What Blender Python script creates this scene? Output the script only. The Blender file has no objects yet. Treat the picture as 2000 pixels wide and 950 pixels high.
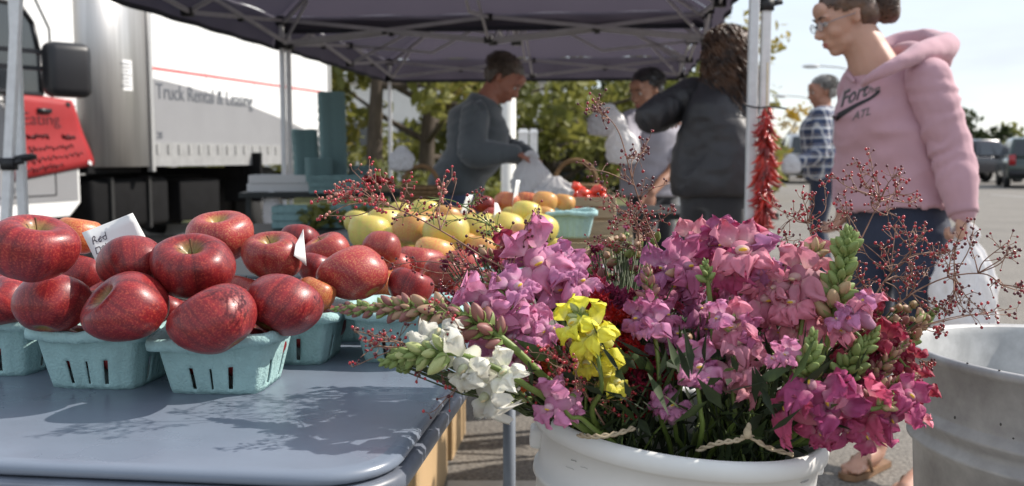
import bpy, bmesh, math, random
import numpy as np
from mathutils import Vector, Matrix, Quaternion, noise
from mathutils.bvhtree import BVHTree

random.seed(7)
R = math.radians
V = Vector
scene = bpy.context.scene
COL = scene.collection

# ------------------------------------------------------------------ camera, sky, sun, exposure
CAM_Z, PITCH, FPX = 1.05, R(5.1), 1889.0
camd = bpy.data.cameras.new('camera'); cam = bpy.data.objects.new('camera', camd); COL.objects.link(cam)
cam.location = (0, 0, CAM_Z); cam.rotation_euler = (R(90) - PITCH, 0, 0)
camd.sensor_width = 36; camd.lens = 34.0; camd.clip_start = .02; camd.clip_end = 3000
camd.dof.use_dof = True; camd.dof.focus_distance = 1.08; camd.dof.aperture_fstop = 7.5
scene.camera = cam
scene.view_settings.view_transform = 'Standard'; scene.view_settings.look = 'None'
scene.view_settings.exposure = 0.90; scene.view_settings.gamma = 1.0
SUN_EL, SUN_AZ = R(40), R(74)
SD = V((math.sin(SUN_AZ) * math.cos(SUN_EL), math.cos(SUN_AZ) * math.cos(SUN_EL), math.sin(SUN_EL)))
w = bpy.data.worlds.new('World'); scene.world = w; w.use_nodes = True
nt = w.node_tree; N = nt.nodes; L = nt.links
bg = N['Background']; bg.inputs['Strength'].default_value = .13
sky = N.new('ShaderNodeTexSky'); sky.sky_type = 'NISHITA'; sky.sun_disc = False
sky.sun_elevation = SUN_EL; sky.sun_rotation = SUN_AZ; sky.dust_density = 1.0; sky.air_density = 1.0
tc = N.new('ShaderNodeTexCoord'); mp = N.new('ShaderNodeMapping'); mp.inputs['Scale'].default_value = (1.2, 1.2, 5.0)
nz = N.new('ShaderNodeTexNoise'); nz.inputs['Scale'].default_value = 1.6; nz.inputs['Detail'].default_value = 6; nz.inputs['Roughness'].default_value = .55
rp = N.new('ShaderNodeValToRGB'); rp.color_ramp.elements[0].position = .38; rp.color_ramp.elements[1].position = .66
mx = N.new('ShaderNodeMix'); mx.data_type = 'RGBA'; mx.inputs['B'].default_value = (3.45, 3.72, 4.05, 1)
cl = N.new('ShaderNodeMath'); cl.operation = 'MULTIPLY_ADD'; cl.inputs[1].default_value = .42; cl.inputs[2].default_value = .56
L.new(tc.outputs['Generated'], mp.inputs['Vector']); L.new(mp.outputs['Vector'], nz.inputs['Vector'])
L.new(nz.outputs['Fac'], rp.inputs['Fac']); L.new(rp.outputs['Color'], cl.inputs[0]); L.new(cl.outputs[0], mx.inputs['Factor'])
L.new(sky.outputs['Color'], mx.inputs['A']); L.new(mx.outputs['Result'], bg.inputs['Color'])
sund = bpy.data.lights.new('sun', 'SUN'); sund.energy = 2.95; sund.angle = R(.6); sund.color = (1, .93, .84)
sun = bpy.data.objects.new('sun', sund); COL.objects.link(sun); sun.location = (8, 2, 8)
sun.rotation_euler = SD.to_track_quat('Z', 'Y').to_euler()

# ------------------------------------------------------------------ where a line of sight meets a distance or a height
def ray(px, py):
    a = (px - 1000) / FPX; b = (475 - py) / FPX
    return V((a, math.cos(PITCH) + b * math.sin(PITCH), -math.sin(PITCH) + b * math.cos(PITCH)))
def P(px, py, d):
    r = ray(px, py); return V((0, 0, CAM_Z)) + r * (d / r.y)
def G(px, py, z):
    r = ray(px, py); return V((0, 0, CAM_Z)) + r * ((z - CAM_Z) / r.z)

# ------------------------------------------------------------------ mesh helpers
class MB:
    def __init__(s): s.v = []; s.f = []; s.m = []; s.a = []
    def add(s, vs, fs, m=0, a=None):
        o = len(s.v); s.v += [tuple(x) for x in vs]; s.f += [tuple(i + o for i in f) for f in fs]; s.m += [m] * len(fs)
        s.a += list(a) if a is not None else [0.0] * len(vs)
        return s
    def box(s, c, size, rot=None, m=0, taper=1.0):
        hx, hy, hz = size[0] / 2, size[1] / 2, size[2] / 2
        vs = [V((x * hx * (taper if z > 0 else 1), y * hy * (taper if z > 0 else 1), z * hz)) for z in (-1, 1) for x, y in ((-1, -1), (1, -1), (1, 1), (-1, 1))]
        if rot is not None: vs = [rot @ v for v in vs]
        vs = [v + V(c) for v in vs]
        return s.add(vs, [(3, 2, 1, 0), (4, 5, 6, 7), (0, 1, 5, 4), (1, 2, 6, 5), (2, 3, 7, 6), (3, 0, 4, 7)], m)
    def bar(s, a, b, wd, hd=None, m=0):
        a, b = V(a), V(b); d = b - a; q = d.to_track_quat('Z', 'Y').to_matrix()
        return s.box((a + b) / 2, (wd, hd or wd, d.length), q, m)
    def tube(s, pts, rad, n=8, m=0, cap=True, sq=1.0, up=None, att=None):
        pts = [V(p) for p in pts]
        if not isinstance(rad, (list, tuple)): rad = [rad] * len(pts)
        vs = []; at = []; t0 = (pts[1] - pts[0]).normalized()
        u = V(up) if up is not None else (V((0, 0, 1)) if abs(t0.z) < .9 else V((1, 0, 0)))
        u = (u - t0 * u.dot(t0)).normalized()
        for i, p in enumerate(pts):
            t = (pts[min(i + 1, len(pts) - 1)] - pts[max(i - 1, 0)]).normalized()
            u = (u - t * u.dot(t))
            u = u.normalized() if u.length > 1e-6 else t.orthogonal().normalized()
            w2 = t.cross(u); r = rad[i]
            ra, rb = r if isinstance(r, (tuple, list)) else (r, r * sq)
            for k in range(n):
                an = 2 * math.pi * k / n
                vs.append(p + u * (math.cos(an) * rb) + w2 * (math.sin(an) * ra)); at.append(att[i] if att else 0)
        fs = [(i * n + k, i * n + (k + 1) % n, (i + 1) * n + (k + 1) % n, (i + 1) * n + k) for i in range(len(pts) - 1) for k in range(n)]
        if cap: fs += [tuple(range(n - 1, -1, -1)), tuple((len(pts) - 1) * n + k for k in range(n))]
        return s.add(vs, fs, m, at)
    def ell(s, c, r, rot=None, nu=16, nv=10, m=0):
        vs = []; c = V(c)
        for j in range(1, nv):
            th = math.pi * j / nv
            for i in range(nu):
                ph = 2 * math.pi * i / nu
                p = V((math.sin(th) * math.cos(ph) * r[0], math.sin(th) * math.sin(ph) * r[1], math.cos(th) * r[2]))
                vs.append(c + (rot @ p if rot is not None else p))
        for z in (1, -1):
            p = V((0, 0, z * r[2])); vs.append(c + (rot @ p if rot is not None else p))
        fs = [(j * nu + i, (j + 1) * nu + i, (j + 1) * nu + (i + 1) % nu, j * nu + (i + 1) % nu) for j in range(nv - 2) for i in range(nu)]
        T = (nv - 1) * nu
        fs += [(T, i, (i + 1) % nu) for i in range(nu)] + [(T + 1, (nv - 2) * nu + (i + 1) % nu, (nv - 2) * nu + i) for i in range(nu)]
        return s.add(vs, fs, m)
    def lathe(s, prof, n=32, m=0, c=(0, 0, 0), close=False, att=None):
        vs = []; at = []
        for j, (r, z) in enumerate(prof):
            for k in range(n):
                an = 2 * math.pi * k / n; vs.append(V((math.cos(an) * r, math.sin(an) * r, z)) + V(c)); at.append(att[j] if att else 0)
        fs = [(j * n + k, j * n + (k + 1) % n, (j + 1) * n + (k + 1) % n, (j + 1) * n + k) for j in range(len(prof) - 1) for k in range(n)]
        return s.add(vs, fs, m, at)
    def grid(s, fn, nu, nv, m=0, fa=None):
        vs = [fn(i / nu, j / nv) for j in range(nv + 1) for i in range(nu + 1)]
        at = [fa(i / nu, j / nv) for j in range(nv + 1) for i in range(nu + 1)] if fa else None
        fs = [(j * (nu + 1) + i, j * (nu + 1) + i + 1, (j + 1) * (nu + 1) + i + 1, (j + 1) * (nu + 1) + i) for j in range(nv) for i in range(nu)]
        return s.add(vs, fs, m, at)
    def prism(s, poly, fn0, fn1, m=0):
        n = len(poly); vs = [fn0(p) for p in poly] + [fn1(p) for p in poly]
        fs = [tuple(range(n - 1, -1, -1)), tuple(range(n, 2 * n))] + [(i, (i + 1) % n, n + (i + 1) % n, n + i) for i in range(n)]
        return s.add(vs, fs, m)
    def mesh(s, name, mats, smooth=True):
        me = bpy.data.meshes.new(name); me.from_pydata(s.v, [], s.f); me.update()
        for x in (mats if isinstance(mats, (list, tuple)) else [mats]): me.materials.append(x)
        me.polygons.foreach_set('material_index', s.m)
        me.polygons.foreach_set('use_smooth', [smooth] * len(s.f))
        if any(s.a):
            at = me.attributes.new('pt', 'FLOAT', 'POINT'); at.data.foreach_set('value', s.a)
        return me
    def obj(s, name, mats, parent=None, smooth=True, **k):
        return link(name, s.mesh(name, mats, smooth), parent, **k)

def link(name, data, parent=None, loc=None, rot=None, scale=None):
    o = bpy.data.objects.new(name, data); COL.objects.link(o)
    if parent is not None: o.parent = parent
    if loc is not None: o.location = loc
    if rot is not None:
        o.rotation_mode = 'QUATERNION'; o.rotation_quaternion = rot
    if scale is not None: o.scale = scale if hasattr(scale, '__len__') else (scale,) * 3
    return o
def tag(o, label=None, cat=None, group=None, kind=None):
    if label: o['label'] = label
    if cat: o['category'] = cat
    if group: o['group'] = group
    if kind: o['kind'] = kind
    return o
def thing(name, label, cat, loc=(0, 0, 0), group=None, rot=None):
    o = link(name, None, None, loc, rot); o.empty_display_size = .05
    return tag(o, label, cat, group)
def bevel(o, wd, seg=2):
    md = o.modifiers.new('bevel', 'BEVEL'); md.width = wd; md.segments = seg; md.limit_method = 'ANGLE'; md.angle_limit = R(35); return o
def copy_tree(o, parent=None, kids=None):
    c = o.copy(); COL.objects.link(c)
    if parent is not None: c.parent = parent
    for ch in o.children: copy_tree(ch, c)
    return c
def evald(o):
    dg = bpy.context.evaluated_depsgraph_get()
    return bpy.data.meshes.new_from_object(o.evaluated_get(dg))
def remeshed(name, mb, voxel, mat, parent, smooth_it=3, disp=None, fac=.5):
    o = mb.obj(name, mat, parent)
    md = o.modifiers.new('r', 'REMESH'); md.mode = 'VOXEL'; md.voxel_size = voxel; md.use_smooth_shade = True
    sm = o.modifiers.new('s', 'SMOOTH'); sm.factor = fac; sm.iterations = smooth_it
    me = evald(o); o.modifiers.clear(); o.data = me
    if not me.materials: me.materials.append(mat)
    if disp:
        co = [v.co.copy() for v in me.vertices]; nn = [V(v.normal) for v in me.vertices]
        for i, v in enumerate(me.vertices): v.co = co[i] + nn[i] * disp(co[i])
    me.polygons.foreach_set('use_smooth', [True] * len(me.polygons)); me.update()
    return o
def text_mesh(body, size, ext=.0008, shear=0.0, align='LEFT', sp=1.0, off=0.0):
    cu = bpy.data.curves.new('t', 'FONT'); cu.body = body; cu.size = size; cu.extrude = ext; cu.shear = shear; cu.align_x = align; cu.space_character = sp; cu.offset = off
    o = bpy.data.objects.new('t', cu); COL.objects.link(o); bpy.context.view_layer.update()
    me = evald(o); bpy.data.objects.remove(o); return me
def frame(x, y, z, loc):
    m = Matrix((x, y, z)).transposed().to_4x4(); m.translation = V(loc); return m
def catmull(pts, n=6):
    pts = [V(p) for p in pts]; q = [pts[0] * 2 - pts[1]] + pts + [pts[-1] * 2 - pts[-2]]; out = []
    for i in range(1, len(q) - 2):
        for k in range(n):
            t = k / n; a, b, c, d = q[i - 1:i + 3]
            out.append(.5 * ((2 * b) + (c - a) * t + (2 * a - 5 * b + 4 * c - d) * t * t + (3 * b - a - 3 * c + d) * t ** 3))
    out.append(pts[-1]); return out
def lerp(a, b, t): return a + (b - a) * t
def rads(ctrl, n):
    out = []
    for i in range(n):
        t = i / (n - 1) * (len(ctrl) - 1); k = min(int(t), len(ctrl) - 2); out.append(lerp(ctrl[k], ctrl[k + 1], t - k))
    return out

# ------------------------------------------------------------------ materials
def mat(name, col, rough=.6, metal=0, var=.0, vscale=8, col2=None, bump=0, bscale=40, trans=0, transcol=None, coat=0, rnd=0, coord='Object', spec=.5, alpha=1, detail=5, stretch=None, ramp=(.35, .65), sheen=0, sss=0, rvar=0):
    m = bpy.data.materials.new(name); m.use_nodes = True; t = m.node_tree; n = t.nodes; l = t.links
    b = n['Principled BSDF']; b.inputs['Roughness'].default_value = rough; b.inputs['Metallic'].default_value = metal
    b.inputs['Specular IOR Level'].default_value = spec; b.inputs['Coat Weight'].default_value = coat; b.inputs['Coat Roughness'].default_value = .12
    b.inputs['Sheen Weight'].default_value = sheen; b.inputs['Alpha'].default_value = alpha
    c = (*col, 1); c2 = (*(col2 or [x * (1 - var) for x in col]), 1)
    b.inputs['Base Color'].default_value = c
    if sss: b.inputs['Subsurface Weight'].default_value = sss; b.inputs['Subsurface Radius'].default_value = (.02, .008, .004); b.inputs['Subsurface Scale'].default_value = 1
    co = n.new('ShaderNodeTexCoord'); src = co.outputs[coord]
    if stretch:
        mpn = n.new('ShaderNodeMapping'); mpn.inputs['Scale'].default_value = stretch; l.new(src, mpn.inputs['Vector']); src = mpn.outputs['Vector']
    out = None
    if var or col2:
        z = n.new('ShaderNodeTexNoise'); z.inputs['Scale'].default_value = vscale; z.inputs['Detail'].default_value = detail; z.inputs['Roughness'].default_value = .6
        l.new(src, z.inputs['Vector'])
        r = n.new('ShaderNodeValToRGB'); r.color_ramp.elements[0].position = ramp[0]; r.color_ramp.elements[1].position = ramp[1]
        r.color_ramp.elements[0].color = c2; r.color_ramp.elements[1].color = c
        l.new(z.outputs['Fac'], r.inputs['Fac']); out = r.outputs['Color']
    if rnd:
        oi = n.new('ShaderNodeObjectInfo'); hs = n.new('ShaderNodeHueSaturation'); ma = n.new('ShaderNodeMapRange')
        ma.inputs['To Min'].default_value = 1 - rnd; ma.inputs['To Max'].default_value = 1 + rnd
        l.new(oi.outputs['Random'], ma.inputs['Value']); l.new(ma.outputs['Result'], hs.inputs['Value'])
        if out is not None: l.new(out, hs.inputs['Color'])
        else: hs.inputs['Color'].default_value = c
        out = hs.outputs['Color']
    if out is not None: l.new(out, b.inputs['Base Color'])
    if bump:
        z2 = n.new('ShaderNodeTexNoise'); z2.inputs['Scale'].default_value = bscale; z2.inputs['Detail'].default_value = 4; l.new(src, z2.inputs['Vector'])
        bp = n.new('ShaderNodeBump'); bp.inputs['Strength'].default_value = bump; bp.inputs['Distance'].default_value = .01
        l.new(z2.outputs['Fac'], bp.inputs['Height']); l.new(bp.outputs['Normal'], b.inputs['Normal'])
    if rvar:
        z4 = n.new('ShaderNodeTexNoise'); z4.inputs['Scale'].default_value = 7; z4.inputs['Detail'].default_value = 8; l.new(co.outputs[coord], z4.inputs['Vector']); m4 = n.new('ShaderNodeMapRange'); m4.inputs['From Min'].default_value = .35; m4.inputs['From Max'].default_value = .65
        m4.inputs['To Min'].default_value = rough - rvar; m4.inputs['To Max'].default_value = rough + rvar; l.new(z4.outputs['Fac'], m4.inputs['Value']); l.new(m4.outputs[0], b.inputs['Roughness'])
    if trans:
        tr = n.new('ShaderNodeBsdfTranslucent'); tr.inputs['Color'].default_value = (*(transcol or col), 1)
        if out is not None and not transcol: l.new(out, tr.inputs['Color'])
        ms = n.new('ShaderNodeMixShader'); ms.inputs[0].default_value = trans
        l.new(b.outputs[0], ms.inputs[1]); l.new(tr.outputs[0], ms.inputs[2]); l.new(ms.outputs[0], n['Material Output'].inputs['Surface'])
    return m
def petal_mat(name, deep, pale, trans=.35, thr=(0.0, .5)):
    m = mat(name, deep, .55, sheen=.1, spec=.3); t = m.node_tree; n = t.nodes; l = t.links; b = n['Principled BSDF']
    at = n.new('ShaderNodeAttribute'); at.attribute_name = 'pt'
    r = n.new('ShaderNodeValToRGB'); r.color_ramp.elements[0].position = thr[0]; r.color_ramp.elements[1].position = thr[1]
    r.color_ramp.elements[0].color = (*pale, 1); r.color_ramp.elements[1].color = (*deep, 1)
    e = r.color_ramp.elements.new(.97); e.color = (*[min(1, x * 1.2) for x in deep], 1)
    co = n.new('ShaderNodeTexCoord'); z = n.new('ShaderNodeTexNoise'); z.inputs['Scale'].default_value = 90; z.inputs['Detail'].default_value = 3
    l.new(co.outputs['Object'], z.inputs['Vector']); ad = n.new('ShaderNodeMath'); ad.operation = 'MULTIPLY_ADD'; ad.inputs[1].default_value = .35
    l.new(z.outputs['Fac'], ad.inputs[0]); s = n.new('ShaderNodeMath'); s.operation = 'SUBTRACT'; s.inputs[1].default_value = .17
    l.new(at.outputs['Fac'], ad.inputs[2]); l.new(ad.outputs[0], s.inputs[0]); l.new(s.outputs[0], r.inputs['Fac'])
    oi = n.new('ShaderNodeObjectInfo'); hs = n.new('ShaderNodeHueSaturation'); ma = n.new('ShaderNodeMapRange'); mh = n.new('ShaderNodeMapRange')
    ma.inputs['To Min'].default_value = .8; ma.inputs['To Max'].default_value = 1.2; l.new(oi.outputs['Random'], ma.inputs['Value']); l.new(ma.outputs['Result'], hs.inputs['Value'])
    mh.inputs['To Min'].default_value = .485; mh.inputs['To Max'].default_value = .515; l.new(oi.outputs['Random'], mh.inputs['Value']); l.new(mh.outputs['Result'], hs.inputs['Hue'])
    l.new(r.outputs['Color'], hs.inputs['Color']); l.new(hs.outputs['Color'], b.inputs['Base Color'])
    wv = n.new('ShaderNodeTexNoise'); wv.inputs['Scale'].default_value = 260; l.new(co.outputs['Object'], wv.inputs['Vector'])
    bp = n.new('ShaderNodeBump'); bp.inputs['Strength'].default_value = .25; bp.inputs['Distance'].default_value = .002; l.new(wv.outputs['Fac'], bp.inputs['Height']); l.new(bp.outputs['Normal'], b.inputs['Normal'])
    tr = n.new('ShaderNodeBsdfTranslucent'); l.new(hs.outputs['Color'], tr.inputs['Color'])
    ms = n.new('ShaderNodeMixShader'); ms.inputs[0].default_value = trans
    l.new(b.outputs[0], ms.inputs[1]); l.new(tr.outputs[0], ms.inputs[2]); l.new(ms.outputs[0], n['Material Output'].inputs['Surface'])
    return m
M_white_metal = mat('white powder coat', (.78, .78, .78), .35, var=.12, vscale=30)
M_black = mat('black plastic', (.015, .015, .018), .4)
M_rubber = mat('tyre rubber', (.02, .02, .02), .8, var=.3)
M_skin = mat('fair skin', (.56, .31, .22), .5, var=.14, vscale=12, sss=.08)
M_skin2 = mat('tanned skin', (.40, .20, .125), .5, var=.15, vscale=12, sss=.05)
M_glassdark = mat('dark car glass', (.02, .025, .03), .08, spec=.8)
# ================================================================== ground
def ground():
    m = mat('asphalt', (.24, .225, .205), .85, var=.22, vscale=1.2, bump=.5, bscale=60, coord='Object')
    t = m.node_tree; n = t.nodes; l = t.links; b = n['Principled BSDF']
    co = n.new('ShaderNodeTexCoord'); vo = n.new('ShaderNodeTexVoronoi'); vo.inputs['Scale'].default_value = 70; l.new(co.outputs['Object'], vo.inputs['Vector'])
    z3 = n.new('ShaderNodeTexNoise'); z3.inputs['Scale'].default_value = 75; z3.inputs['Detail'].default_value = 3; l.new(co.outputs['Object'], z3.inputs['Vector'])
    r = n.new('ShaderNodeValToRGB'); r.color_ramp.elements[0].position = .35; r.color_ramp.elements[1].position = .68; r.color_ramp.elements[0].color = (.48, .46, .44, 1); r.color_ramp.elements[1].color = (1.3, 1.26, 1.2, 1)
    l.new(z3.outputs['Fac'], r.inputs['Fac'])
    mxn = n.new('ShaderNodeMix'); mxn.data_type = 'RGBA'; mxn.blend_type = 'MULTIPLY'; mxn.inputs['Factor'].default_value = 1
    src = b.inputs['Base Color'].links[0].from_socket; l.new(src, mxn.inputs['A']); l.new(r.outputs['Color'], mxn.inputs['B']); l.new(mxn.outputs['Result'], b.inputs['Base Color'])
    mb = MB(); mb.grid(lambda u, v: V((-300 + 600 * u, -60 + 900 * v, 0)), 12, 12)
    tag(mb.obj('parking_lot', m, smooth=False), kind='structure')
    gm = mat('dry grass verge', (.16, .17, .06), .9, var=.45, vscale=3, bump=.8, bscale=30)
    mb = MB(); mb.grid(lambda u, v: V((-26 + 29 * u, 13.2 + 18 * v, .10 + .04 * math.sin(u * 9) * math.sin(v * 7))), 30, 20)
    tag(mb.obj('grass_verge', gm), kind='structure')
    cm = mat('concrete kerb', (.42, .40, .37), .8, var=.15, vscale=6)
    for k in range(14):
        tag(MB().box((-26 + 2.1 * k, 13.1, .07), (2.06, .18, .14)).obj('kerb', cm, smooth=False), kind='structure')
    wm = mat('worn white parking paint', (.62, .62, .60), .7, var=.35, vscale=20)
    for k in range(7):
        q = MB(); q.grid(lambda u, v: V((5.2 + k * 2.7 + .1 * u, 22 + 5 * v, .004)), 1, 6); tag(q.obj('parking_line', wm, smooth=False), kind='structure')
    pm = mat('pale concrete slab', (.55, .52, .47), .8, var=.12, vscale=9, bump=.3)
    tag(MB().box((.32, 2.62, .02), (1.04, .66, .04)).obj('concrete_strip', pm, smooth=False), kind='structure')
ground()

# ================================================================== trees
M_bark = mat('tree bark', (.10, .075, .055), .9, var=.5, vscale=5, bump=.8, bscale=12, stretch=(3, 3, .6))
def leafmat(name, c1, c2, tr=.4):
    return mat(name, c1, .6, col2=c2, vscale=.55, trans=tr, ramp=(.4, .6))
LM = dict(olive=leafmat('olive leaves', (.27, .26, .065), (.12, .135, .03)), yellow=leafmat('yellowing leaves', (.42, .32, .07), (.22, .20, .04)),
          dark=leafmat('dark green leaves', (.045, .06, .015), (.02, .032, .008)), gold=leafmat('golden leaves', (.55, .36, .02), (.4, .25, .02)))
def leaf_cloud(blobs, n, size, mkey, name, parent, seed):
    rnd = random.Random(seed); mb = MB(); tot = sum(b[1] ** 2 for b in blobs)
    for c, r, fl in blobs:
        for _ in range(int(n * r * r / tot)):
            d = V((rnd.gauss(0, 1), rnd.gauss(0, 1), rnd.gauss(0, 1))).normalized() * (r * rnd.random() ** .45)
            d.z *= fl; p = V(c) + d
            if noise.noise(p * 1.7 / max(r, .3) + V((seed, 0, 0))) < -.10: continue
            q = Quaternion((rnd.gauss(0, 1), rnd.gauss(0, 1), rnd.gauss(0, 1), rnd.gauss(0, 1))).normalized().to_matrix()
            s = size * rnd.uniform(.6, 1.3)
            mb.add([p + q @ V(x) * s for x in ((0, -.6, 0), (.32, -.1, .1), (.28, .3, .05), (0, .7, 0), (-.28, .3, .05), (-.32, -.1, .1))], [(0, 1, 2, 3), (0, 3, 4, 5)], 0)
    return mb.obj(name, LM[mkey], parent, smooth=False)
def tree(x, y, h, r, tr, label, seed, key='olive', n=2600, size=.2, low=.35, group=None):
    rnd = random.Random(seed); t = thing('tree', label, 'tree', (x, y, .05), group)
    mb = MB(); top = V((rnd.uniform(-.3, .3), rnd.uniform(-.3, .3), h * .8))
    path = catmull([V((0, 0, -.1)), V((rnd.uniform(-.08, .08), 0, h * .2)), V((rnd.uniform(-.2, .2), rnd.uniform(-.2, .2), h * .5)), top], 5)
    mb.tube(path, [tr * (1.25 if i == 0 else 1 - .8 * i / len(path)) for i in range(len(path))], 9)
    blobs = []
    for k in range(11):
        i = int(len(path) * (low + .05 + .5 * k / 11)); i = min(i, len(path) - 2); a = k * 2.4 + rnd.random(); el = rnd.uniform(.1, .7)
        s = path[i]; L_ = r * rnd.uniform(.55, .95); e = s + V((math.cos(a) * L_, math.sin(a) * L_, L_ * el))
        md = (s + e) / 2 + V((0, 0, -.1 * L_ + .1)); pp = catmull([s, md, e], 4)
        mb.tube(pp, [tr * .38 * (1 - .8 * j / len(pp)) for j in range(len(pp))], 6)
        blobs.append((e, r * rnd.uniform(.3, .48), .75))
    blobs.append((top + V((0, 0, .2)), r * .5, .9))
    mb.obj('trunk', M_bark, t); leaf_cloud(blobs, n, size, key, 'crown', t, seed)
    return t
tg = 'trees on the verge behind the canopies'
tree(-2.58, 18.4, 6.2, 2.0, .2, 'slim tree whose bare trunk stands just left of the back canopy leg', 3, 'yellow', 3600, .17, .5, tg)
tree(-1.75, 19.5, 6.5, 2.8, .2, 'broad green tree with thick forked trunk behind the man in the grey sweatshirt', 5, 'olive', 5200, .22, .22, tg)
tree(-5.6, 20, 5.8, 2.6, .2, 'yellowing tree beside the back end of the white truck', 6, 'yellow', 3600, .22, .25, tg)
tree(.9, 22, 4.6, 2.5, .2, 'olive green tree behind the white post', 8, 'olive', 4200, .22, .12, tg)
tree(3.0, 25, 4.3, 2.3, .18, 'olive tree behind the man with dark hair', 11, 'olive', 3600, .22, .10, tg)
tree(5.2, 27, 4.6, 2.2, .18, 'thin crowned tree behind the woman in the dark jacket', 12, 'yellow', 2000, .2, .25, tg)
tree(11.6, 41, 3.0, 1.5, .12, 'small golden tree beyond the hanging red peppers', 15, 'gold', 2200, .2, .12, tg)
tree(29, 62, 3.7, 2.2, .22, 'dark green tree above the dark pickup behind the pink sleeve', 21, 'dark', 2200, .34, .08, 'trees across the parking lot')
tree(33.3, 66, 3.0, 1.9, .2, 'olive tree at the far side of the parking lot, left of the last one', 22, 'olive', 2000, .34, .08, 'trees across the parking lot')
tree(36.5, 62, 3.1, 2.0, .22, 'dark green tree above the dark green sport utility car', 23, 'dark', 2400, .34, .06, 'trees across the parking lot')
rnd = random.Random(4)
hb = [((-7.5 + k * .95, 23.5 + rnd.uniform(-.6, .6), .75 + .25 * rnd.random()), .95 + .2 * rnd.random(), .9) for k in range(15)]
tag(leaf_cloud(hb, 8500, .2, 'olive', 'hedge', None, 9), 'long olive hedge behind the tree trunks', 'hedge')
hb = [((-9 + k * 3.2 + rnd.uniform(-.5, .5), 46 + rnd.uniform(-2, 2), 2.6 + 1.6 * rnd.random()), 2.7 + .8 * rnd.random(), .9) for k in range(5)]
tag(leaf_cloud(hb, 3600, .55, 'dark', 'far_wood', None, 14), 'dark band of trees far behind the verge', 'wood', kind='stuff')
hb = [((-1.9, 13.8, .5), .55, .9), ((-1.2, 14, .45), .5, .9), ((-.5, 13.7, .45), .5, .8)]
tag(leaf_cloud(hb, 1800, .1, 'olive', 'bush', None, 19), 'low green bush behind the legs of the man in grey', 'bush')
# pale building seen through the leaves
def building():
    t = thing('store_building', 'pale flat roofed store building seen between the trees', 'building', (-4.2, 42, 0))
    wm = mat('pale stucco', (.72, .70, .66), .8, var=.08, vscale=2); rm = mat('roof edge', (.35, .33, .31), .6)
    MB().box((0, 3, 2.1), (13, 6, 4.2)).obj('wall', wm, t, False)
    MB().box((0, 2.95, 4.32), (13.4, 6.4, .24)).obj('roof', rm, t, False)
    for k in range(5): 
        f = MB().box((-5 + 2.5 * k, -.03, 1.8), (1.5, .1, 1.5)).obj('window', rm, t, False)
        MB().box((-5 + 2.5 * k, -.09, 1.8), (1.34, .04, 1.34)).obj('pane', M_glassdark, f, False)
building()

# ================================================================== street furniture
def street_lamp(px, d, h, label, flip=-1):
    b = P(px, 300, d); t = thing('street_lamp', label, 'street lamp', (b.x, d, 0), 'street lamps in the parking lot')
    m = mat('grey lamp steel', (.5, .5, .5), .4, .3)
    MB().tube([V((0, 0, 0)), V((0, 0, h))], [.11, .07], 10).obj('pole', m, t)
    MB().tube(catmull([V((0, 0, h - .1)), V((flip * .8, 0, h + .35)), V((flip * 2.4, 0, h + .5))], 4), .045, 6).obj('arm', m, t)
    MB().ell((flip * 2.8, 0, h + .46), (.55, .2, .12)).obj('lamp_head', m, t)
street_lamp(1668, 60, 6.1, 'street lamp whose head shows just above the man in plaid')
street_lamp(1590, 78, 5.4, 'farther street lamp left of the man in plaid')
def white_post():
    t = thing('post', 'thick white post behind the man in the grey sweatshirt', 'post', (P(993, 400, 11.6).x, 11.6, 0))
    m = mat('white painted post', (.78, .77, .72), .5, var=.12, vscale=6)
    MB().lathe([(.0, 0), (.13, 0), (.13, .05), (.088, .08), (.088, 2.5), (.0, 2.5)], 24).obj('shaft', m, t)
    MB().lathe([(.0, 2.5), (.1, 2.5), (.1, 2.54), (0, 2.56)], 24).obj('cap', m, t)
white_post()
for px, wd, lab in ((1022, .13, 'left of the two short white posts by the parked car'), (1042, .10, 'right of the two short white posts by the parked car')):
    p = P(px, 300, 12.5); t = thing('bollard', lab, 'bollard', (p.x, 12.5, 0), 'short white posts by the parked car')
    MB().box((0, 0, .68), (wd, wd, 1.36)).obj('post_body', M_white_metal, t, False)
    MB().box((0, 0, 1.38), (wd + .02, wd + .02, .05), taper=.6).obj('post_cap', M_white_metal, t, False)

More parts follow.
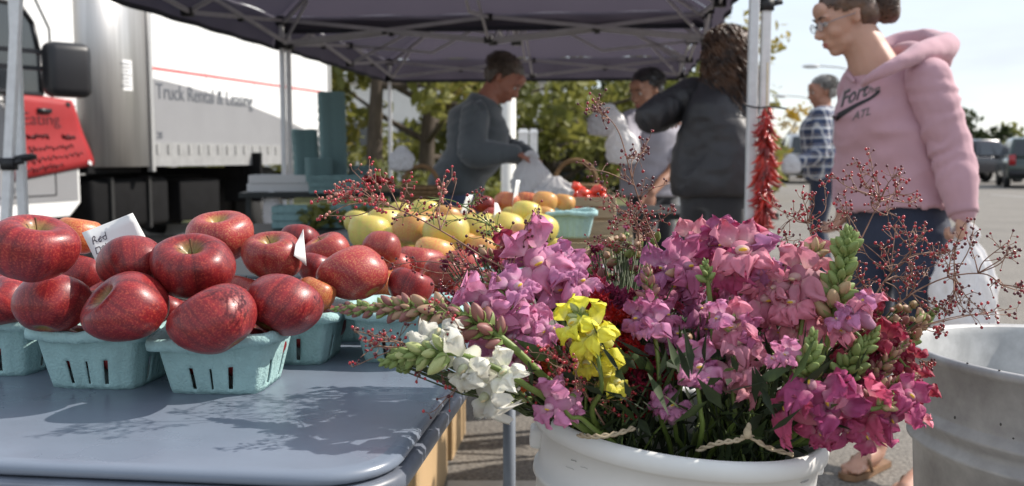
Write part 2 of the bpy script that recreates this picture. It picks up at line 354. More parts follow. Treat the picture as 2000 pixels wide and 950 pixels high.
# ================================================================== cars
M_taillight = mat('red tail light', (.35, .01, .015), .2, coat=.5)
M_headlight = mat('clear lamp', (.7, .7, .72), .15, coat=.5)
M_rim = mat('alloy rim', (.35, .35, .36), .3, .8)
def car(name, kind, label, cat, loc, ang, col, group=None, L_=4.6, W=1.8, H=1.7):
    t = thing(name, label, cat, loc, group, Quaternion((0, 0, 1), ang))
    pm = mat(name + ' paint', col, .25, .2, coat=.8, var=.1, vscale=3)
    hb = .92 * H / 1.7
    if kind == 'suv': low = [(-2.3, .45), (-2.32, .8), (-2.25, hb + .1), (1.15, hb + .08), (2.15, hb - .08), (2.3, .7), (2.28, .4), (1.9, .32), (-2.1, .32)]; top = [(-2.22, hb + .1), (-2.02, H - .05), (-1.7, H), (.2, H - .02), (.45, H - .1), (1.15, hb + .08)]
    elif kind == 'pickup': low = [(-2.6, .5), (-2.62, .95), (-2.55, 1.05), (1.2, 1.05), (2.35, .95), (2.5, .75), (2.48, .45), (2.1, .4), (-2.3, .4)]; top = [(-.6, 1.05), (-.5, H - .05), (-.2, H), (.55, H - .02), (1.2, 1.05)]
    elif kind == 'van': low = [(-2.4, .4), (-2.4, 1.1), (1.5, 1.05), (2.3, .85), (2.4, .4), (-2.2, .3)]; top = [(-2.4, 1.1), (-2.3, H), (.6, H), (1.5, 1.05)]
    else: low = [(-2.2, .45), (-2.25, .85), (-2.1, .95), (1.2, .93), (2.15, .78), (2.25, .45), (1.9, .3), (-2, .3)]; top = [(-1.75, .94), (-1.15, H - .04), (-.8, H), (.2, H - .02), (1.1, .93)]
    s = L_ / 4.6; W2 = W / 2
    b = MB().prism(low, lambda p: V((p[0] * s, -W2, p[1])), lambda p: V((p[0] * s, W2, p[1]))).obj('body', pm, t, True); bevel(b, .09, 3)
    tw = W2 * .82
    c = MB().prism(top, lambda p: V((p[0] * s, -(W2 * .98 if p[1] < hb + .2 and kind != 'x' and p[1] < 1.12 else tw), p[1])), lambda p: V((p[0] * s, (W2 * .98 if p[1] < 1.12 else tw), p[1]))).obj('cabin', pm, t, True); bevel(c, .06, 3)
    zb, zt = top[0][1] + .07, H - .13; x0, x1 = top[0][0] * s, top[-1][0] * s; xa, xb = top[1][0] * s + .12, top[-2][0] * s
    for sy in (-1, 1):
        nseg = 3 if kind != 'pickup' else 2
        for k in range(nseg):
            f0, f1 = (k + .06) / nseg, (k + .94) / nseg
            q = MB(); y0, y1 = sy * (W2 * .97 + .012), sy * (tw + .012)
            q.add([V((lerp(x0 + .12, x1 - .25, f0), y0, zb)), V((lerp(x0 + .12, x1 - .25, f1), y0, zb)), V((lerp(xa, xb - .05, f1), y1, zt)), V((lerp(xa, xb - .05, f0), y1, zt))], [(0, 1, 2, 3)])
            o = q.obj('side_window', M_glassdark, t, False); sd = o.modifiers.new('s', 'SOLIDIFY'); sd.thickness = .02; sd.offset = 0
    for xe, xt, nm in ((x0, top[1][0] * s, 'rear_window'), (x1, top[-2][0] * s, 'windscreen')):
        o = MB().add([V((lerp(xe, xt, .12), -W2 * .85, zb)), V((lerp(xe, xt, .12), W2 * .85, zb)), V((lerp(xe, xt, .88), tw * .88, zt)), V((lerp(xe, xt, .88), -tw * .88, zt))], [(0, 1, 2, 3)]).obj(nm, M_glassdark, t, False)
        sd = o.modifiers.new('s', 'SOLIDIFY'); sd.thickness = .07; sd.offset = 0
    for xw in (-1.4 * s, 1.4 * s):
        for sy in (-1, 1):
            wt = MB(); prof = [(.18, -.1), (.3, -.1), (.34, -.07), (.34, .07), (.3, .1), (.18, .1)]
            wt.lathe(prof, 20); o = wt.obj('wheel', M_rubber, t); o.location = (xw, sy * (W2 - .08), .34); o.rotation_euler = (R(90), 0, 0)
            rm = MB(); rm.lathe([(0, .05), (.05, .09), (.17, .08), (.2, .06), (.2, -.08), (0, -.08)], 20); r_ = rm.obj('rim', M_rim, o)
            if sy > 0: r_.rotation_euler = (R(180), 0, 0)
    for sy in (-1, 1):
        MB().box((-2.28 * s * (1.09 if kind == 'pickup' else 1), sy * (W2 - .14), hb + .02), (.09, .2, .34)).obj('tail_light', M_taillight, t)
        MB().box((2.2 * s * (1.04 if kind == 'pickup' else 1), sy * (W2 - .28), .72), (.12, .36, .16)).obj('headlight', M_headlight, t)
        MB().box((.85 * s, sy * (W2 + .08), hb + .12), (.16, .18, .13)).obj('side_mirror', M_black, t)
    MB().box((-2.36 * s * (1.08 if kind == 'pickup' else 1), 0, .5), (.14, W * .94, .2)).obj('bumper', M_black, t)
    MB().box((2.33 * s * (1.05 if kind == 'pickup' else 1), 0, .48), (.12, W * .94, .2)).obj('bumper', M_black, t)
    return t
def at_ground(px, d): p = P(px, 300, d); return (p.x, d, 0)
car('suv', 'suv', 'dark green sport utility car cut by the right edge', 'car', at_ground(2012, 34), R(68), (.03, .05, .045))
car('pickup_truck', 'pickup', 'dark pickup truck with covered bed behind the pink sleeve', 'pickup truck', at_ground(1900, 40), R(20), (.03, .03, .04), L_=5.2, H=1.75)
car('parked_car', 'sedan', 'red car left of the man in plaid', 'car', at_ground(1527, 47), R(10), (.3, .03, .03), 'cars parked far off', H=1.4)
car('parked_van', 'van', 'white van behind the hands of the man in plaid', 'van', at_ground(1572, 40), R(78), (.7, .7, .7), H=1.95)
car('parked_car', 'suv', 'dark car with pale roof behind the brown basket and white bags', 'car', at_ground(1150, 24), R(188), (.045, .05, .05), H=1.5)
# ================================================================== box truck (long axis u, outward side normal n)
TU = V((.261, .965, 0)).normalized(); TN = V((TU.y, -TU.x, 0)); TO = V((-3.74, 10.0, 0))
def truck():
    t = thing('box_truck', 'white rental box truck with polished front corner and red stripe', 'truck', TO)
    t.rotation_mode = 'QUATERNION'; t.rotation_quaternion = Matrix((TU, -TN, V((0, 0, 1)))).transposed().to_quaternion()
    # local: x = towards the tail, y = away from the viewer side, z up; side face at y=0
    white = mat('truck white panel', (.84, .84, .83), .35, var=.06, vscale=1.5, bump=.02, bscale=3); grey = mat('truck painted shade', (.27, .27, .28), .45, var=.08, vscale=2)  # the grey is shade on the white body, put into its colour
    alu = mat('brushed aluminium', (.56, .55, .54), .42, .7, var=.25, vscale=3, stretch=(6, 6, .25), bump=.05, bscale=20)
    rail = mat('ribbed lower rail', (.36, .36, .36), .55, .15, var=.2, vscale=10); red = mat('red stripe vinyl', (.62, .05, .05), .4); blk = mat('chassis black', (.008, .008, .009), .85, var=.4, spec=.2)
    lt = mat('lettering grey', (.10, .11, .13), .5)
    Ln, Wd, Z0, Z1 = 4.2, 2.4, .95, 3.35
    MB().box((Ln / 2 + .0, Wd / 2 + .0, (Z0 + Z1) / 2), (Ln, Wd, Z1 - Z0)).obj('cargo_box', white, t, False)
    # side skin panels with vertical seams
    for k in range(4):
        MB().box((.01 + 1.05 * (k + .5), -.004, (1.2 + Z1) / 2), (1.035, .012, Z1 - 1.2)).obj('side_panel', white, t, False)
    # shade on the lower side, painted as a grey band with curved top edge
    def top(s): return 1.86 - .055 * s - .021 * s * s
    mb = MB(); mb.grid(lambda u, v: V((.02 + (Ln - .04) * u, -.0135, lerp(1.2, top(Ln * u), v))), 40, 1); mb.obj('shade_band', grey, t, False)
    MB().box((Ln / 2, -.013, 1.962), (Ln, .006, .022)).obj('red_stripe', red, t, False)
    me = text_mesh('Truck Rental & Leasing', .27, .0015); o = link('lettering', me, t); me.materials.append(lt)
    xs = [v.co.x for v in me.vertices]; sc = 1.93 / (max(xs) - min(xs))
    o.rotation_euler = (R(90), 0, 0); o.scale = (sc, .86, 1); o.location = (.13, -.0175, 1.655)
    me = text_mesh('28', .1, .001); o = link('number', me, t); me.materials.append(lt); o.rotation_euler = (R(90), 0, 0); o.location = (.12, -.0175, 1.24)
    MB().box((Ln / 2, -.012, 1.075), (Ln, .05, .25)).obj('lower_rail', rail, t, False)
    for k in range(22):
        MB().box((.1 + k * .19, -.04, 1.13), (.035, .02, .1)).obj('rail_loop', alu, t, False)
    MB().box((.0, -.03, 2.1), (.05, .06, 2.4)).obj('corner_trim', alu, t, False)
    MB().box((Ln, -.01, (Z0 + Z1) / 2), (.06, .05, Z1 - Z0)).obj('corner_trim', alu, t, False)
    # rounded aluminium front corner
    mb = MB(); pth = [(-.03, -.02)] + [(-.42 - .40 * math.sin(a), .38 - .40 * math.cos(a)) for a in [R(90) * i / 12 for i in range(13)]] + [(-.82, 1.2), (-.82, Wd)]
    for zz0, zz1 in ((Z0, Z1),):
        mb.grid(lambda u, v: V((pth[int(round(u * (len(pth) - 1)))][0], pth[int(round(u * (len(pth) - 1)))][1], lerp(zz0, zz1, v))), len(pth) - 1, 2)
    o = mb.obj('front_corner', alu, t); sd = o.modifiers.new('s', 'SOLIDIFY'); sd.thickness = .03; sd.offset = 0
    MB().box((-.4, 1.2, Z0 - .03), (.8, 2.2, .06)).obj('box_floor', blk, t, False)
    # paper notice with a few lines on the corner
    pp = mat('paper', (.8, .8, .79), .7); nb = MB(); nb.grid(lambda u, v: V((-.47 + .19 * u, -.041 + .012 * (1 - u) ** 2, 1.70 + .30 * v)), 6, 2); no = nb.obj('notice', pp, t, False)
    for k in range(7):
        MB().box((-.375 + .01 * (k % 2), -.0435, 1.96 - .036 * k), (.145 - .03 * (k % 3), .001, .008)).obj('print_line', lt, no, False)
    # ---- cab
    cw = .12
    def cabf(p, y): return V((p[0], y, p[1]))
    prof = [(-.9, .62), (-.9, 2.75), (-1.1, 2.85), (-2.5, 2.8), (-3.0, 2.2), (-3.35, 1.55), (-4.3, 1.4), (-4.45, .9), (-4.4, .5), (-3.7, .5), (-3.6, .85), (-3.35, 1.05), (-2.95, 1.05), (-2.7, .85), (-2.6, .5), (-1.05, .5)]
    MB().prism(prof, lambda p: cabf(p, cw), lambda p: cabf(p, 2.2)).obj('cab', white, t, False)
    # recessed black window with frame, door seam
    win = [(-1.36, 1.60), (-1.37, 1.95), (-1.44, 2.22), (-1.58, 2.36), (-2.45, 2.36), (-2.85, 1.72), (-2.85, 1.60)]
    o = MB().prism(win, lambda p: cabf(p, cw - .012), lambda p: cabf(p, cw + .05)).obj('door_window', M_glassdark, t, False)
    fr = MB(); n_ = len(win)
    for i in range(n_): fr.tube([V((win[i][0], cw - .014, win[i][1])), V((win[(i + 1) % n_][0], cw - .014, win[(i + 1) % n_][1]))], .022, 6)
    fr.obj('window_frame', M_black, t)
    for a, b in (((-1.22, .7), (-1.22, 2.2)), ((-1.22, 2.2), (-1.5, 2.62)), ((-1.5, 2.62), (-2.6, 2.62)), ((-1.22, .7), (-2.6, .7)), ((-.92, 1.52), (-2.9, 1.52)), ((-.92, 1.12), (-1.22, 1.12))):
        MB().bar((a[0], cw - .004, a[1]), (b[0], cw - .004, b[1]), .012).obj('body_seam', M_black, t, False)
    gb = MB().prism([(-.93, .64), (-.93, 1.5), (-2.9, 1.5), (-2.95, 1.1), (-2.6, .64)], lambda p: cabf(p, cw - .006), lambda p: cabf(p, cw + .01)).obj('lower_shade', grey, t, False)  # shade on the lower cab, painted in the same grey
    MB().box((-1.36, cw - .03, 1.46), (.16, .04, .04)).obj('door_handle', M_black, t)
    me = text_mesh('7302', .09, .001); o = link('number', me, t); me.materials.append(lt); o.rotation_euler = (R(90), 0, 0); o.location = (-1.75, cw - .012, .72)
    # mirror: dark rounded housing on two arms
    mc = V((-1.66, -.42, 1.78)); q = Matrix.Rotation(R(-28), 3, 'Z')
    mb = MB(); mb.box(mc, (.38, .2, .46), q); mo = mb.obj('mirror', M_black, t); bevel(mo, .075, 4)
    for z in (1.78, 1.92): MB().bar((-1.66, -.38, z), (-2.3, cw, z + .02), .035).obj('mirror_arm', M_black, t, False)
    mb = MB(); mb.box(mc + q @ V((0, .1, 0)), (.29, .012, .35), q); mb.obj('mirror_glass', mat('mirror glass', (.7, .7, .7), .03, 1), t)
    # chassis, tank, guard, wheels
    MB().box((1.2, .7, .72), (8.5, .12, .22)).obj('frame_rail', blk, t, False); MB().box((1.2, 1.7, .72), (8.5, .12, .22)).obj('frame_rail', blk, t, False)
    bevel(MB().box((-.1, .38, .58), (1.25, .5, .5)).obj('fuel_tank', blk, t), .05); bevel(MB().box((1.15, .4, .56), (.8, .5, .46)).obj('tool_box', blk, t), .02)
    for k in range(2): MB().box((-.45 + .6 * k, .37, .58), (.04, .54, .54)).obj('tank_strap', M_rubber, t, False)
    MB().box((2.0, .1, .8), (.05, .5, .6)).obj('mud_flap', blk, t, False)
    MB().box((2.0, 1.2, .86), (.1, 2.3, .12)).obj('cross_member', blk, t, False)
    for x, y in ((2.75, .3), (2.75, .62), (2.75, 1.8), (2.75, 2.1), (-3.15, .3), (-3.15, 2.05)):
        wt = MB(); wt.lathe([(.22, -.13), (.40, -.13), (.46, -.09), (.46, .09), (.40, .13), (.22, .13)], 28); o = wt.obj('wheel', M_rubber, t); o.location = (x, y, .46); o.rotation_euler = (R(90), 0, 0)
        MB().lathe([(0, .02), (.09, .1), (.12, .02), (.2, .03), (.24, .12), (.24, -.1), (0, -.1)], 24).obj('rim', M_rim, o)
    MB().box((3.9, 1.2, .6), (.1, 2.3, .12)).obj('rear_bumper', blk, t, False)
    for k in range(2): MB().box((.9 + 2.2 * k, .02, 1.0), (.1, .03, .05)).obj('marker_lamp', mat('amber lamp', (.8, .3, .02), .3), t, False)
    # red hand lettered poster taped to the door
    ps = thing('poster', 'red hand lettered poster taped to the truck door', 'poster', TO); ps.rotation_mode = 'QUATERNION'; ps.rotation_quaternion = t.rotation_quaternion
    redp = mat('red poster board', (.36, .018, .022), .55, var=.15, vscale=3); ink = mat('poster marker ink', (.11, .01, .015), .6)
    def q4(u, v):
        a = V((-1.74, cw - .02, .84)); b = V((-.70, cw - .02, .97)); c = V((-.99, cw - .02, 1.57)); d = V((-1.78, cw - .02, 1.61))
        p = a.lerp(b, u).lerp(d.lerp(c, u), v); p.y -= .006 * math.sin(v * 9); return p
    mb = MB(); mb.grid(q4, 14, 10); bd = mb.obj('board', redp, ps); sd = bd.modifiers.new('s', 'SOLIDIFY'); sd.thickness = .004; sd.offset = 1
    def wr(body, u0, v0, w_, h_, nm='lettering'):
        me = text_mesh(body, 1, .0); xs = [v.co.x for v in me.vertices]; ys = [v.co.y for v in me.vertices]; x0, x1, y0, y1 = min(xs), max(xs), min(ys), max(ys)
        for v in me.vertices:
            p = q4(u0 + w_ * (v.co.x - x0) / (x1 - x0), v0 + h_ * (v.co.y - y0) / (y1 - y0)); p.y -= .009; v.co = p
        me.materials.append(ink); link(nm, me, ps)
    wr('Eating', .18, .58, .52, .2)
    for j, (v0, u0, u1) in enumerate(((.48, .2, .5), (.46, .68, .86), (.33, .2, .8), (.2, .12, .9), (.09, .1, .6))):
        pts = []; n_ = 36; rr = random.Random(j)
        for i in range(n_):
            p = q4(lerp(u0, u1, i / n_), v0 + .028 * math.sin(i * 1.9) + rr.uniform(-.02, .02)); p.y -= .01; pts.append(p)
        MB().tube(pts, .005, 4).obj('marker_line', ink, ps)
    for u, v in ((.03, .97), (.9, .93), (.93, .05)):
        p = q4(u, v); MB().box((p.x, p.y - .012, p.z), (.05, .002, .035), Matrix.Rotation(.5 * u, 3, 'Y')).obj('tape', M_black if v > .9 and u > .5 else M_white_metal, ps, False)
truck()

# ================================================================== pop up canopies
M_fabric = mat('purple grey canopy fabric', (.105, .096, .122), .85, var=.18, vscale=1.6, bump=.12, bscale=6, trans=.30, transcol=(.12, .105, .14), detail=3)
M_hem = mat('dark canopy hem', (.03, .032, .045), .8)
M_joint = mat('black joint plastic', (.012, .012, .014), .5)
M_tube = mat('canopy tube', (.52, .51, .53), .4, .2, var=.15, vscale=12)
def canopy(c, label, short=None):
    """c: corner ground points FL, FR, BR, BL"""
    c = [V((p[0], p[1], 0)) for p in c]; ce = sum(c, V()) / 4
    t = thing('canopy', label, 'canopy', ce, 'pop up canopies over the stall'); C = [p - ce for p in c]; ZE, ZP, ZB = 2.07, 2.78, 1.87
    Z = lambda p, z: V((p.x, p.y, z))
    pk = V((0, 0, ZP))
    for i in range(4):
        a, b = C[i] * 1.015, C[(i + 1) % 4] * 1.015
        def slope(u, v):
            e = Z(a.lerp(b, u), ZE); p = e.lerp(pk, v)
            sag = .05 * math.sin(math.pi * v) * math.sin(math.pi * u) if v < 1 else 0
            p.z -= sag + .006 * math.sin(u * 31 + v * 9) * (1 - v); return p
        mb = MB(); mb.grid(slope, 24, 12); mb.obj('roof_panel', M_fabric, t)
        def val(u, v):
            p = Z(a.lerp(b, u), lerp(ZE, ZE - (.10 if i == short else .225), v)); nrm = V((p.x, p.y, 0)).normalized(); return p + nrm * (.012 + .012 * math.sin(u * 40) * v)
        mb = MB(); mb.grid(val, 60, 2); va = mb.obj('valance', M_fabric, t)
        mb = MB(); mb.grid(lambda u, v: val(u, 1) + V((0, 0, .012 - .03 * v)) - V((val(u, 1).x, val(u, 1).y, 0)).normalized() * .004, 60, 1); mb.obj('hem', M_hem, va)
        # truss: two scissors per side
        a, b = C[i] * .985, C[(i + 1) % 4] * .985; inn = -((a + b) / 2).normalized() * .02
        for k in range(2):
            p, q = a.lerp(b, k / 2), a.lerp(b, (k + 1) / 2); zt = ZE - .03
            MB().bar(Z(p, ZB + .01 if k == 0 else ZB + .01) + inn, Z(q, zt) + inn, .013, .026).obj('truss_bar', M_tube, t, False)
            MB().bar(Z(p, zt), Z(q, ZB + .01), .013, .026).obj('truss_bar', M_tube, t, False)
            MB().box(Z((p + q) / 2, (ZB + zt) / 2), (.035, .035, .05)).obj('joint', M_joint, t)
        m_ = (a + b) / 2
        for z in (ZB + .01, ZE - .03): MB().box(Z(m_, z), (.06, .06, .045)).obj('joint', M_joint, t)
        # middle scissor towards the centre and peak brace
        ic = m_ * .5
        for (p, z0, q, z1) in ((m_, ZB + .01, ic, ZE + .18), (m_, ZE - .03, ic, ZB + .1), (ic, ZE + .18, V(), ZB + .2), (ic, ZB + .1, V(), ZE + .3)):
            MB().bar(Z(p, z0), Z(q, z1), .013, .026).obj('truss_bar', M_tube, t, False)
        # rafter at each corner and its strut
        p = C[i]
        MB().bar(Z(p * .985, ZE - .04), pk - V((0, 0, .05)), .02, .03).obj('rafter', M_tube, t, False)
        MB().bar(Z(p * .985, ZB + .0), Z(p * .80, ZE + .06), .012, .024).obj('strut', M_tube, t, False)
        # leg: outer and inner tube, foot
        lg = MB().box(Z(p, (2.08 + .75) / 2), (.036, .036, 2.08 - .75)).obj('leg', M_white_metal, t, False); bevel(lg, .005)
        il = MB().box(Z(p, .39), (.026, .026, .76)).obj('inner_tube', M_white_metal, lg, False)
        MB().box(Z(p, .006), (.09, .09, .012)).obj('foot', M_white_metal, lg, False)
        MB().box(Z(p, ZE - .03), (.07, .07, .06)).obj('corner_joint', M_joint, t); MB().box(Z(p, ZB), (.075, .075, .06)).obj('corner_joint', M_joint, t)
        MB().box(Z(p, .76), (.05, .05, .05)).obj('leg_catch', M_joint, lg)
    MB().tube([V((0, 0, ZB + .15)), V((0, 0, ZP - .03))], .022, 8).obj('peak_pole', M_tube, t)
    MB().box((0, 0, ZB + .18), (.09, .09, .05)).obj('joint', M_joint, t)
    return t
FL, FR, BR, BL = (-2.10, 4.15), (.935, 3.80), (1.36, 6.85), (-1.69, 7.2)
canopy([FL, FR, BR, BL], 'nearer dark purple grey pop up canopy with its roof cut by the top edge', 2)
canopy([(-1.66, 7.27), (1.38, 6.95), (1.72, 9.95), (-1.29, 10.3)], 'farther dark purple grey pop up canopy behind the first', 0)
def pole(px0, px1, d, label, zc=None, bw=.036, top=2.5, clamp=True):
    b = G(px1, 600, 0); pt = P(px0, 10, d); pb = P(px1, 430, d); dr = (pt - pb).normalized(); base = pb - dr * (pb.z / dr.z); tp = pb + dr * ((top - pb.z) / dr.z)
    t = thing('canopy_pole', label, 'pole', base, 'loose canopy poles')
    bevel(MB().bar(V((0, 0, 0)) + dr * .6, tp - base, bw).obj('outer_tube', M_white_metal, t, False), .004)
    MB().bar(V((0, 0, 0)), dr * .62, bw * .75).obj('inner_tube', M_white_metal, t, False)
    MB().box((0, 0, .006), (.08, .08, .012)).obj('foot', M_white_metal, t, False)
    if zc:
        c = (base + dr * (zc / dr.z)) - base
        MB().box(c, (.05, .05, .05)).obj('clamp', M_joint, t); MB().bar(c, c + V((.06, -.01, .012)), .022).obj('clamp_lever', M_joint, t)
    return t
pole(33, 12, 4.0, 'leaning white pole strapped to the front left canopy leg, at the left edge', 1.02)
pole(1497, 1487, 3.9, 'white pole with a black clamp high up beside the hanging red peppers', 1.65)
# dark strap that ties the two poles at the left
sp = P(30, 312, 4.05)
mb = MB(); mb.tube(catmull([sp + V((-.06, -.03, -.005)), sp + V((0, -.035, .0)), sp + V((.06, -.035, .012)), sp + V((.065, .03, .012)), sp + V((0, .04, 0)), sp + V((-.06, .03, -.005)), sp + V((-.06, -.03, -.005))], 5), .012, 6)
tag(mb.obj('strap', M_black), 'black strap tying the two poles together at the left edge', 'strap')

# ================================================================== tables
M_table = mat('grey blue folding table plastic', (.19, .225, .285), .36, rvar=.13, var=.12, vscale=4, bump=.06, bscale=3, spec=.6, stretch=(1, 3, 1))
M_tableedge = mat('worn table edge', (.17, .19, .235), .4, var=.35, vscale=14)
TZ = .79
E1 = V((.993, -.12, 0)).normalized(); E2 = V((.12, .993, 0)).normalized()
def rounded(w_, l_, r, n=8):
    out = []
    for cx, cy, a0 in ((w_ / 2 - r, -l_ / 2 + r, -90), (w_ / 2 - r, l_ / 2 - r, 0), (-w_ / 2 + r, l_ / 2 - r, 90), (-w_ / 2 + r, -l_ / 2 + r, 180)):
        for i in range(n + 1):
            a = R(a0 + 90 * i / n); out.append((cx + r * math.cos(a), cy + r * math.sin(a)))
    return out
def table(corner, w_, l_, label, top_m, edge_m, z=TZ, legs=((.06, .2), (.06, .86), (.94, .2), (.94, .86))):
    c = V((corner[0], corner[1], 0)) - E1 * w_ / 2 + E2 * l_ / 2
    t = thing('folding_table', label, 'table', c); t.rotation_mode = 'QUATERNION'; t.rotation_quaternion = Matrix((E1, E2, V((0, 0, 1)))).transposed().to_quaternion()
    rings = [(0, z), (.004, z - .001), (.009, z - .005), (.0095, z - .012), (.003, z - .013), (.003, z - .017), (.012, z - .018), (.014, z - .024), (.012, z - .045), (.004, z - .047)]
    mb = MB(); base = rounded(w_ - .03, l_ - .03, .06)
    n_ = len(base); mb.add([V((x, y, z)) for x, y in base], [tuple(range(n_))], 0)
    prof = [(0, z), (.008, z - .0005), (.013, z - .003), (.015, z - .008), (.013, z - .011), (.009, z - .012)]
    vs = []; ct = [(x, y) for x, y in base]
    def off(i, d):
        x, y = base[i]; xp, yp = base[i - 1]; xn, yn = base[(i + 1) % n_]; tx, ty = xn - xp, yn - yp; L_ = math.hypot(tx, ty); return (x + ty / L_ * d, y - tx / L_ * d)
    for d, zz in prof: vs += [V((*off(i, d), zz)) for i in range(n_)]
    mb.add(vs, [(j * n_ + i, (j + 1) * n_ + i, (j + 1) * n_ + (i + 1) % n_, j * n_ + (i + 1) % n_) for j in range(len(prof) - 1) for i in range(n_)], 0)
    mb.obj('table_top', top_m, t)
    mb = MB(); vs = []; prof = [(.006, z - .0135), (.017, z - .014), (.021, z - .018), (.021, z - .027), (.018, z - .032), (.0, z - .032), (-.02, z - .02)]
    for d, zz in prof: vs += [V((*off(i, d), zz)) for i in range(n_)]
    mb.add(vs, [(j * n_ + i, (j + 1) * n_ + i, (j + 1) * n_ + (i + 1) % n_, j * n_ + (i + 1) % n_) for j in range(len(prof) - 1) for i in range(n_)])
    mb.obj('edge_lip', edge_m, t)
    mb = MB(); mb.add([V((x * .97, y * .98, z - .03)) for x, y in base], [tuple(range(n_ - 1, -1, -1))]); mb.obj('underside', edge_m, t, False)
    lm = mat('table leg steel', (.20, .22, .25), .5, .35, var=.2)
    for u, v in legs:
        MB().tube([V(((u - .5) * w_, (v - .5) * l_, z - .03)), V(((u - .5) * w_, (v - .5) * l_, 0))], .0115, 10).obj('leg', lm, t)
    for v in (legs[0][1], legs[1][1]):
        MB().tube([V((-.44 * w_, (v - .5) * l_, .2)), V((.44 * w_, (v - .5) * l_, .2))], .009, 8).obj('crossbar', lm, t)
    return t
table((-.105, .765), .80, 1.22, 'grey blue folding table under the red apples', M_table, M_tableedge, legs=((.06, .2), (.06, .82), (.70, .16), (.985, .765)))
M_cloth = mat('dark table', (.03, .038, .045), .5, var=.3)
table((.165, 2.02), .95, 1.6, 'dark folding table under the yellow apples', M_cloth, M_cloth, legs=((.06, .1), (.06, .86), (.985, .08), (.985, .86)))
# ================================================================== pulp baskets
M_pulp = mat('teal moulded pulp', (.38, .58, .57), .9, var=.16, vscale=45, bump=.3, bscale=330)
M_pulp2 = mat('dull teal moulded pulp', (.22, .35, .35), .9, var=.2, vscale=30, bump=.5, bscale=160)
def basket_mesh(seed, mt, W=.128, WB=.100, H=.066, n=144, slots=True, dip=0):
    mb = MB(); rn = random.Random(seed); nr = 12; vs = []
    def cs(a, half, ex):
        c_, s_ = math.cos(a), math.sin(a); r = (abs(c_) ** ex + abs(s_) ** ex) ** (-1 / ex); return r * half * c_, r * half * s_
    ph = rn.uniform(0, 6)
    for j in range(nr + 1):
        v = j / nr; h = lerp(WB, W, v) / 2
        for i in range(n):
            a = 2 * math.pi * i / n; rib = .0016 * math.cos(a * 24) * (1 - v) * (0.3 + v) if v < .85 else 0
            x, y = cs(a, h + rib + .0012 * math.sin(a * 3 + ph) * v, 7)
            vs.append((x, y, v * H + (.0018 * math.sin(a * 5 + ph) + dip * max(0, math.cos(a - 4.3)) ** 3) * v))
    faces = []
    side = n // 4
    for j in range(nr):
        for i in range(n):
            k = (i + n // 8) % side   # position along a side
            slot = slots and 1 <= j <= 5 and any(abs(k - c) < 1 for c in (side * .27, side * .5, side * .73))
            if not slot: faces.append((j * n + i, j * n + (i + 1) % n, (j + 1) * n + (i + 1) % n, (j + 1) * n + i))
    # rim: outwards flange, turned down
    base = len(vs)
    for d, dz in ((.004, .0015), (.007, 0), (.0078, -.004), (.0072, -.010)):
        for i in range(n):
            a = 2 * math.pi * i / n; x, y = cs(a, W / 2 + d + .0004 * math.sin(a * 31 + ph), 7); z0 = vs[nr * n + i][2]; vs.append((x, y, z0 + dz + .0006 * math.sin(a * 17 + ph)))
    prev = nr * n
    for q in range(4):
        cur = base + q * n
        faces += [(prev + i, prev + (i + 1) % n, cur + (i + 1) % n, cur + i) for i in range(n)]; prev = cur
    # floor
    vs.append((0, 0, .004)); c0 = len(vs) - 1; faces += [(c0, (i + 1) % n, i) for i in range(n)]
    mb.add(vs, faces); o = mb.obj('b', mt); md = o.modifiers.new('s', 'SOLIDIFY'); md.thickness = .0022; md.offset = 0
    me = evald(o); bpy.data.objects.remove(o); return me
BM = [basket_mesh(1, M_pulp), basket_mesh(2, M_pulp, dip=-.008), basket_mesh(3, M_pulp)]
ANG1 = math.atan2(E1.y, E1.x)
def basket(x, y, label, me, ang=0, z=None, s=1, group='teal pulp baskets of red apples'):
    o = link('fruit_basket', me, None, (x, y, (TZ if z is None else z) + .001), Quaternion((0, 0, 1), ANG1 + ang), s); return tag(o, label, 'basket', group)
basket(-.622, 1.185, 'teal pulp basket cut by the left edge', BM[0])
basket(-.468, 1.118, 'teal pulp basket second from the left edge, in the front row', BM[0])
basket(-.326, 1.094, 'teal pulp basket with the drooping rim, frontmost on the table', BM[1], .06)
basket(-.284, 1.245, 'teal pulp basket behind the one with the drooping rim', BM[2], .04)
basket(-.134, 1.252, 'teal pulp basket at the right, behind the pink bud spike', BM[2])
basket(-.45, 1.30, 'teal pulp basket hidden under apples behind the white name card', BM[0])
basket(-.255, 1.40, 'teal pulp basket in the third row, under the big mottled apple', BM[0])
basket(-.10, 1.41, 'teal pulp basket in the third row near the right table edge', BM[2])
basket(-.19, 1.57, 'teal pulp basket in the fourth row, under red apples', BM[0])
basket(-.05, 1.60, 'teal pulp basket in the fourth row, under speckled red apples', BM[2])
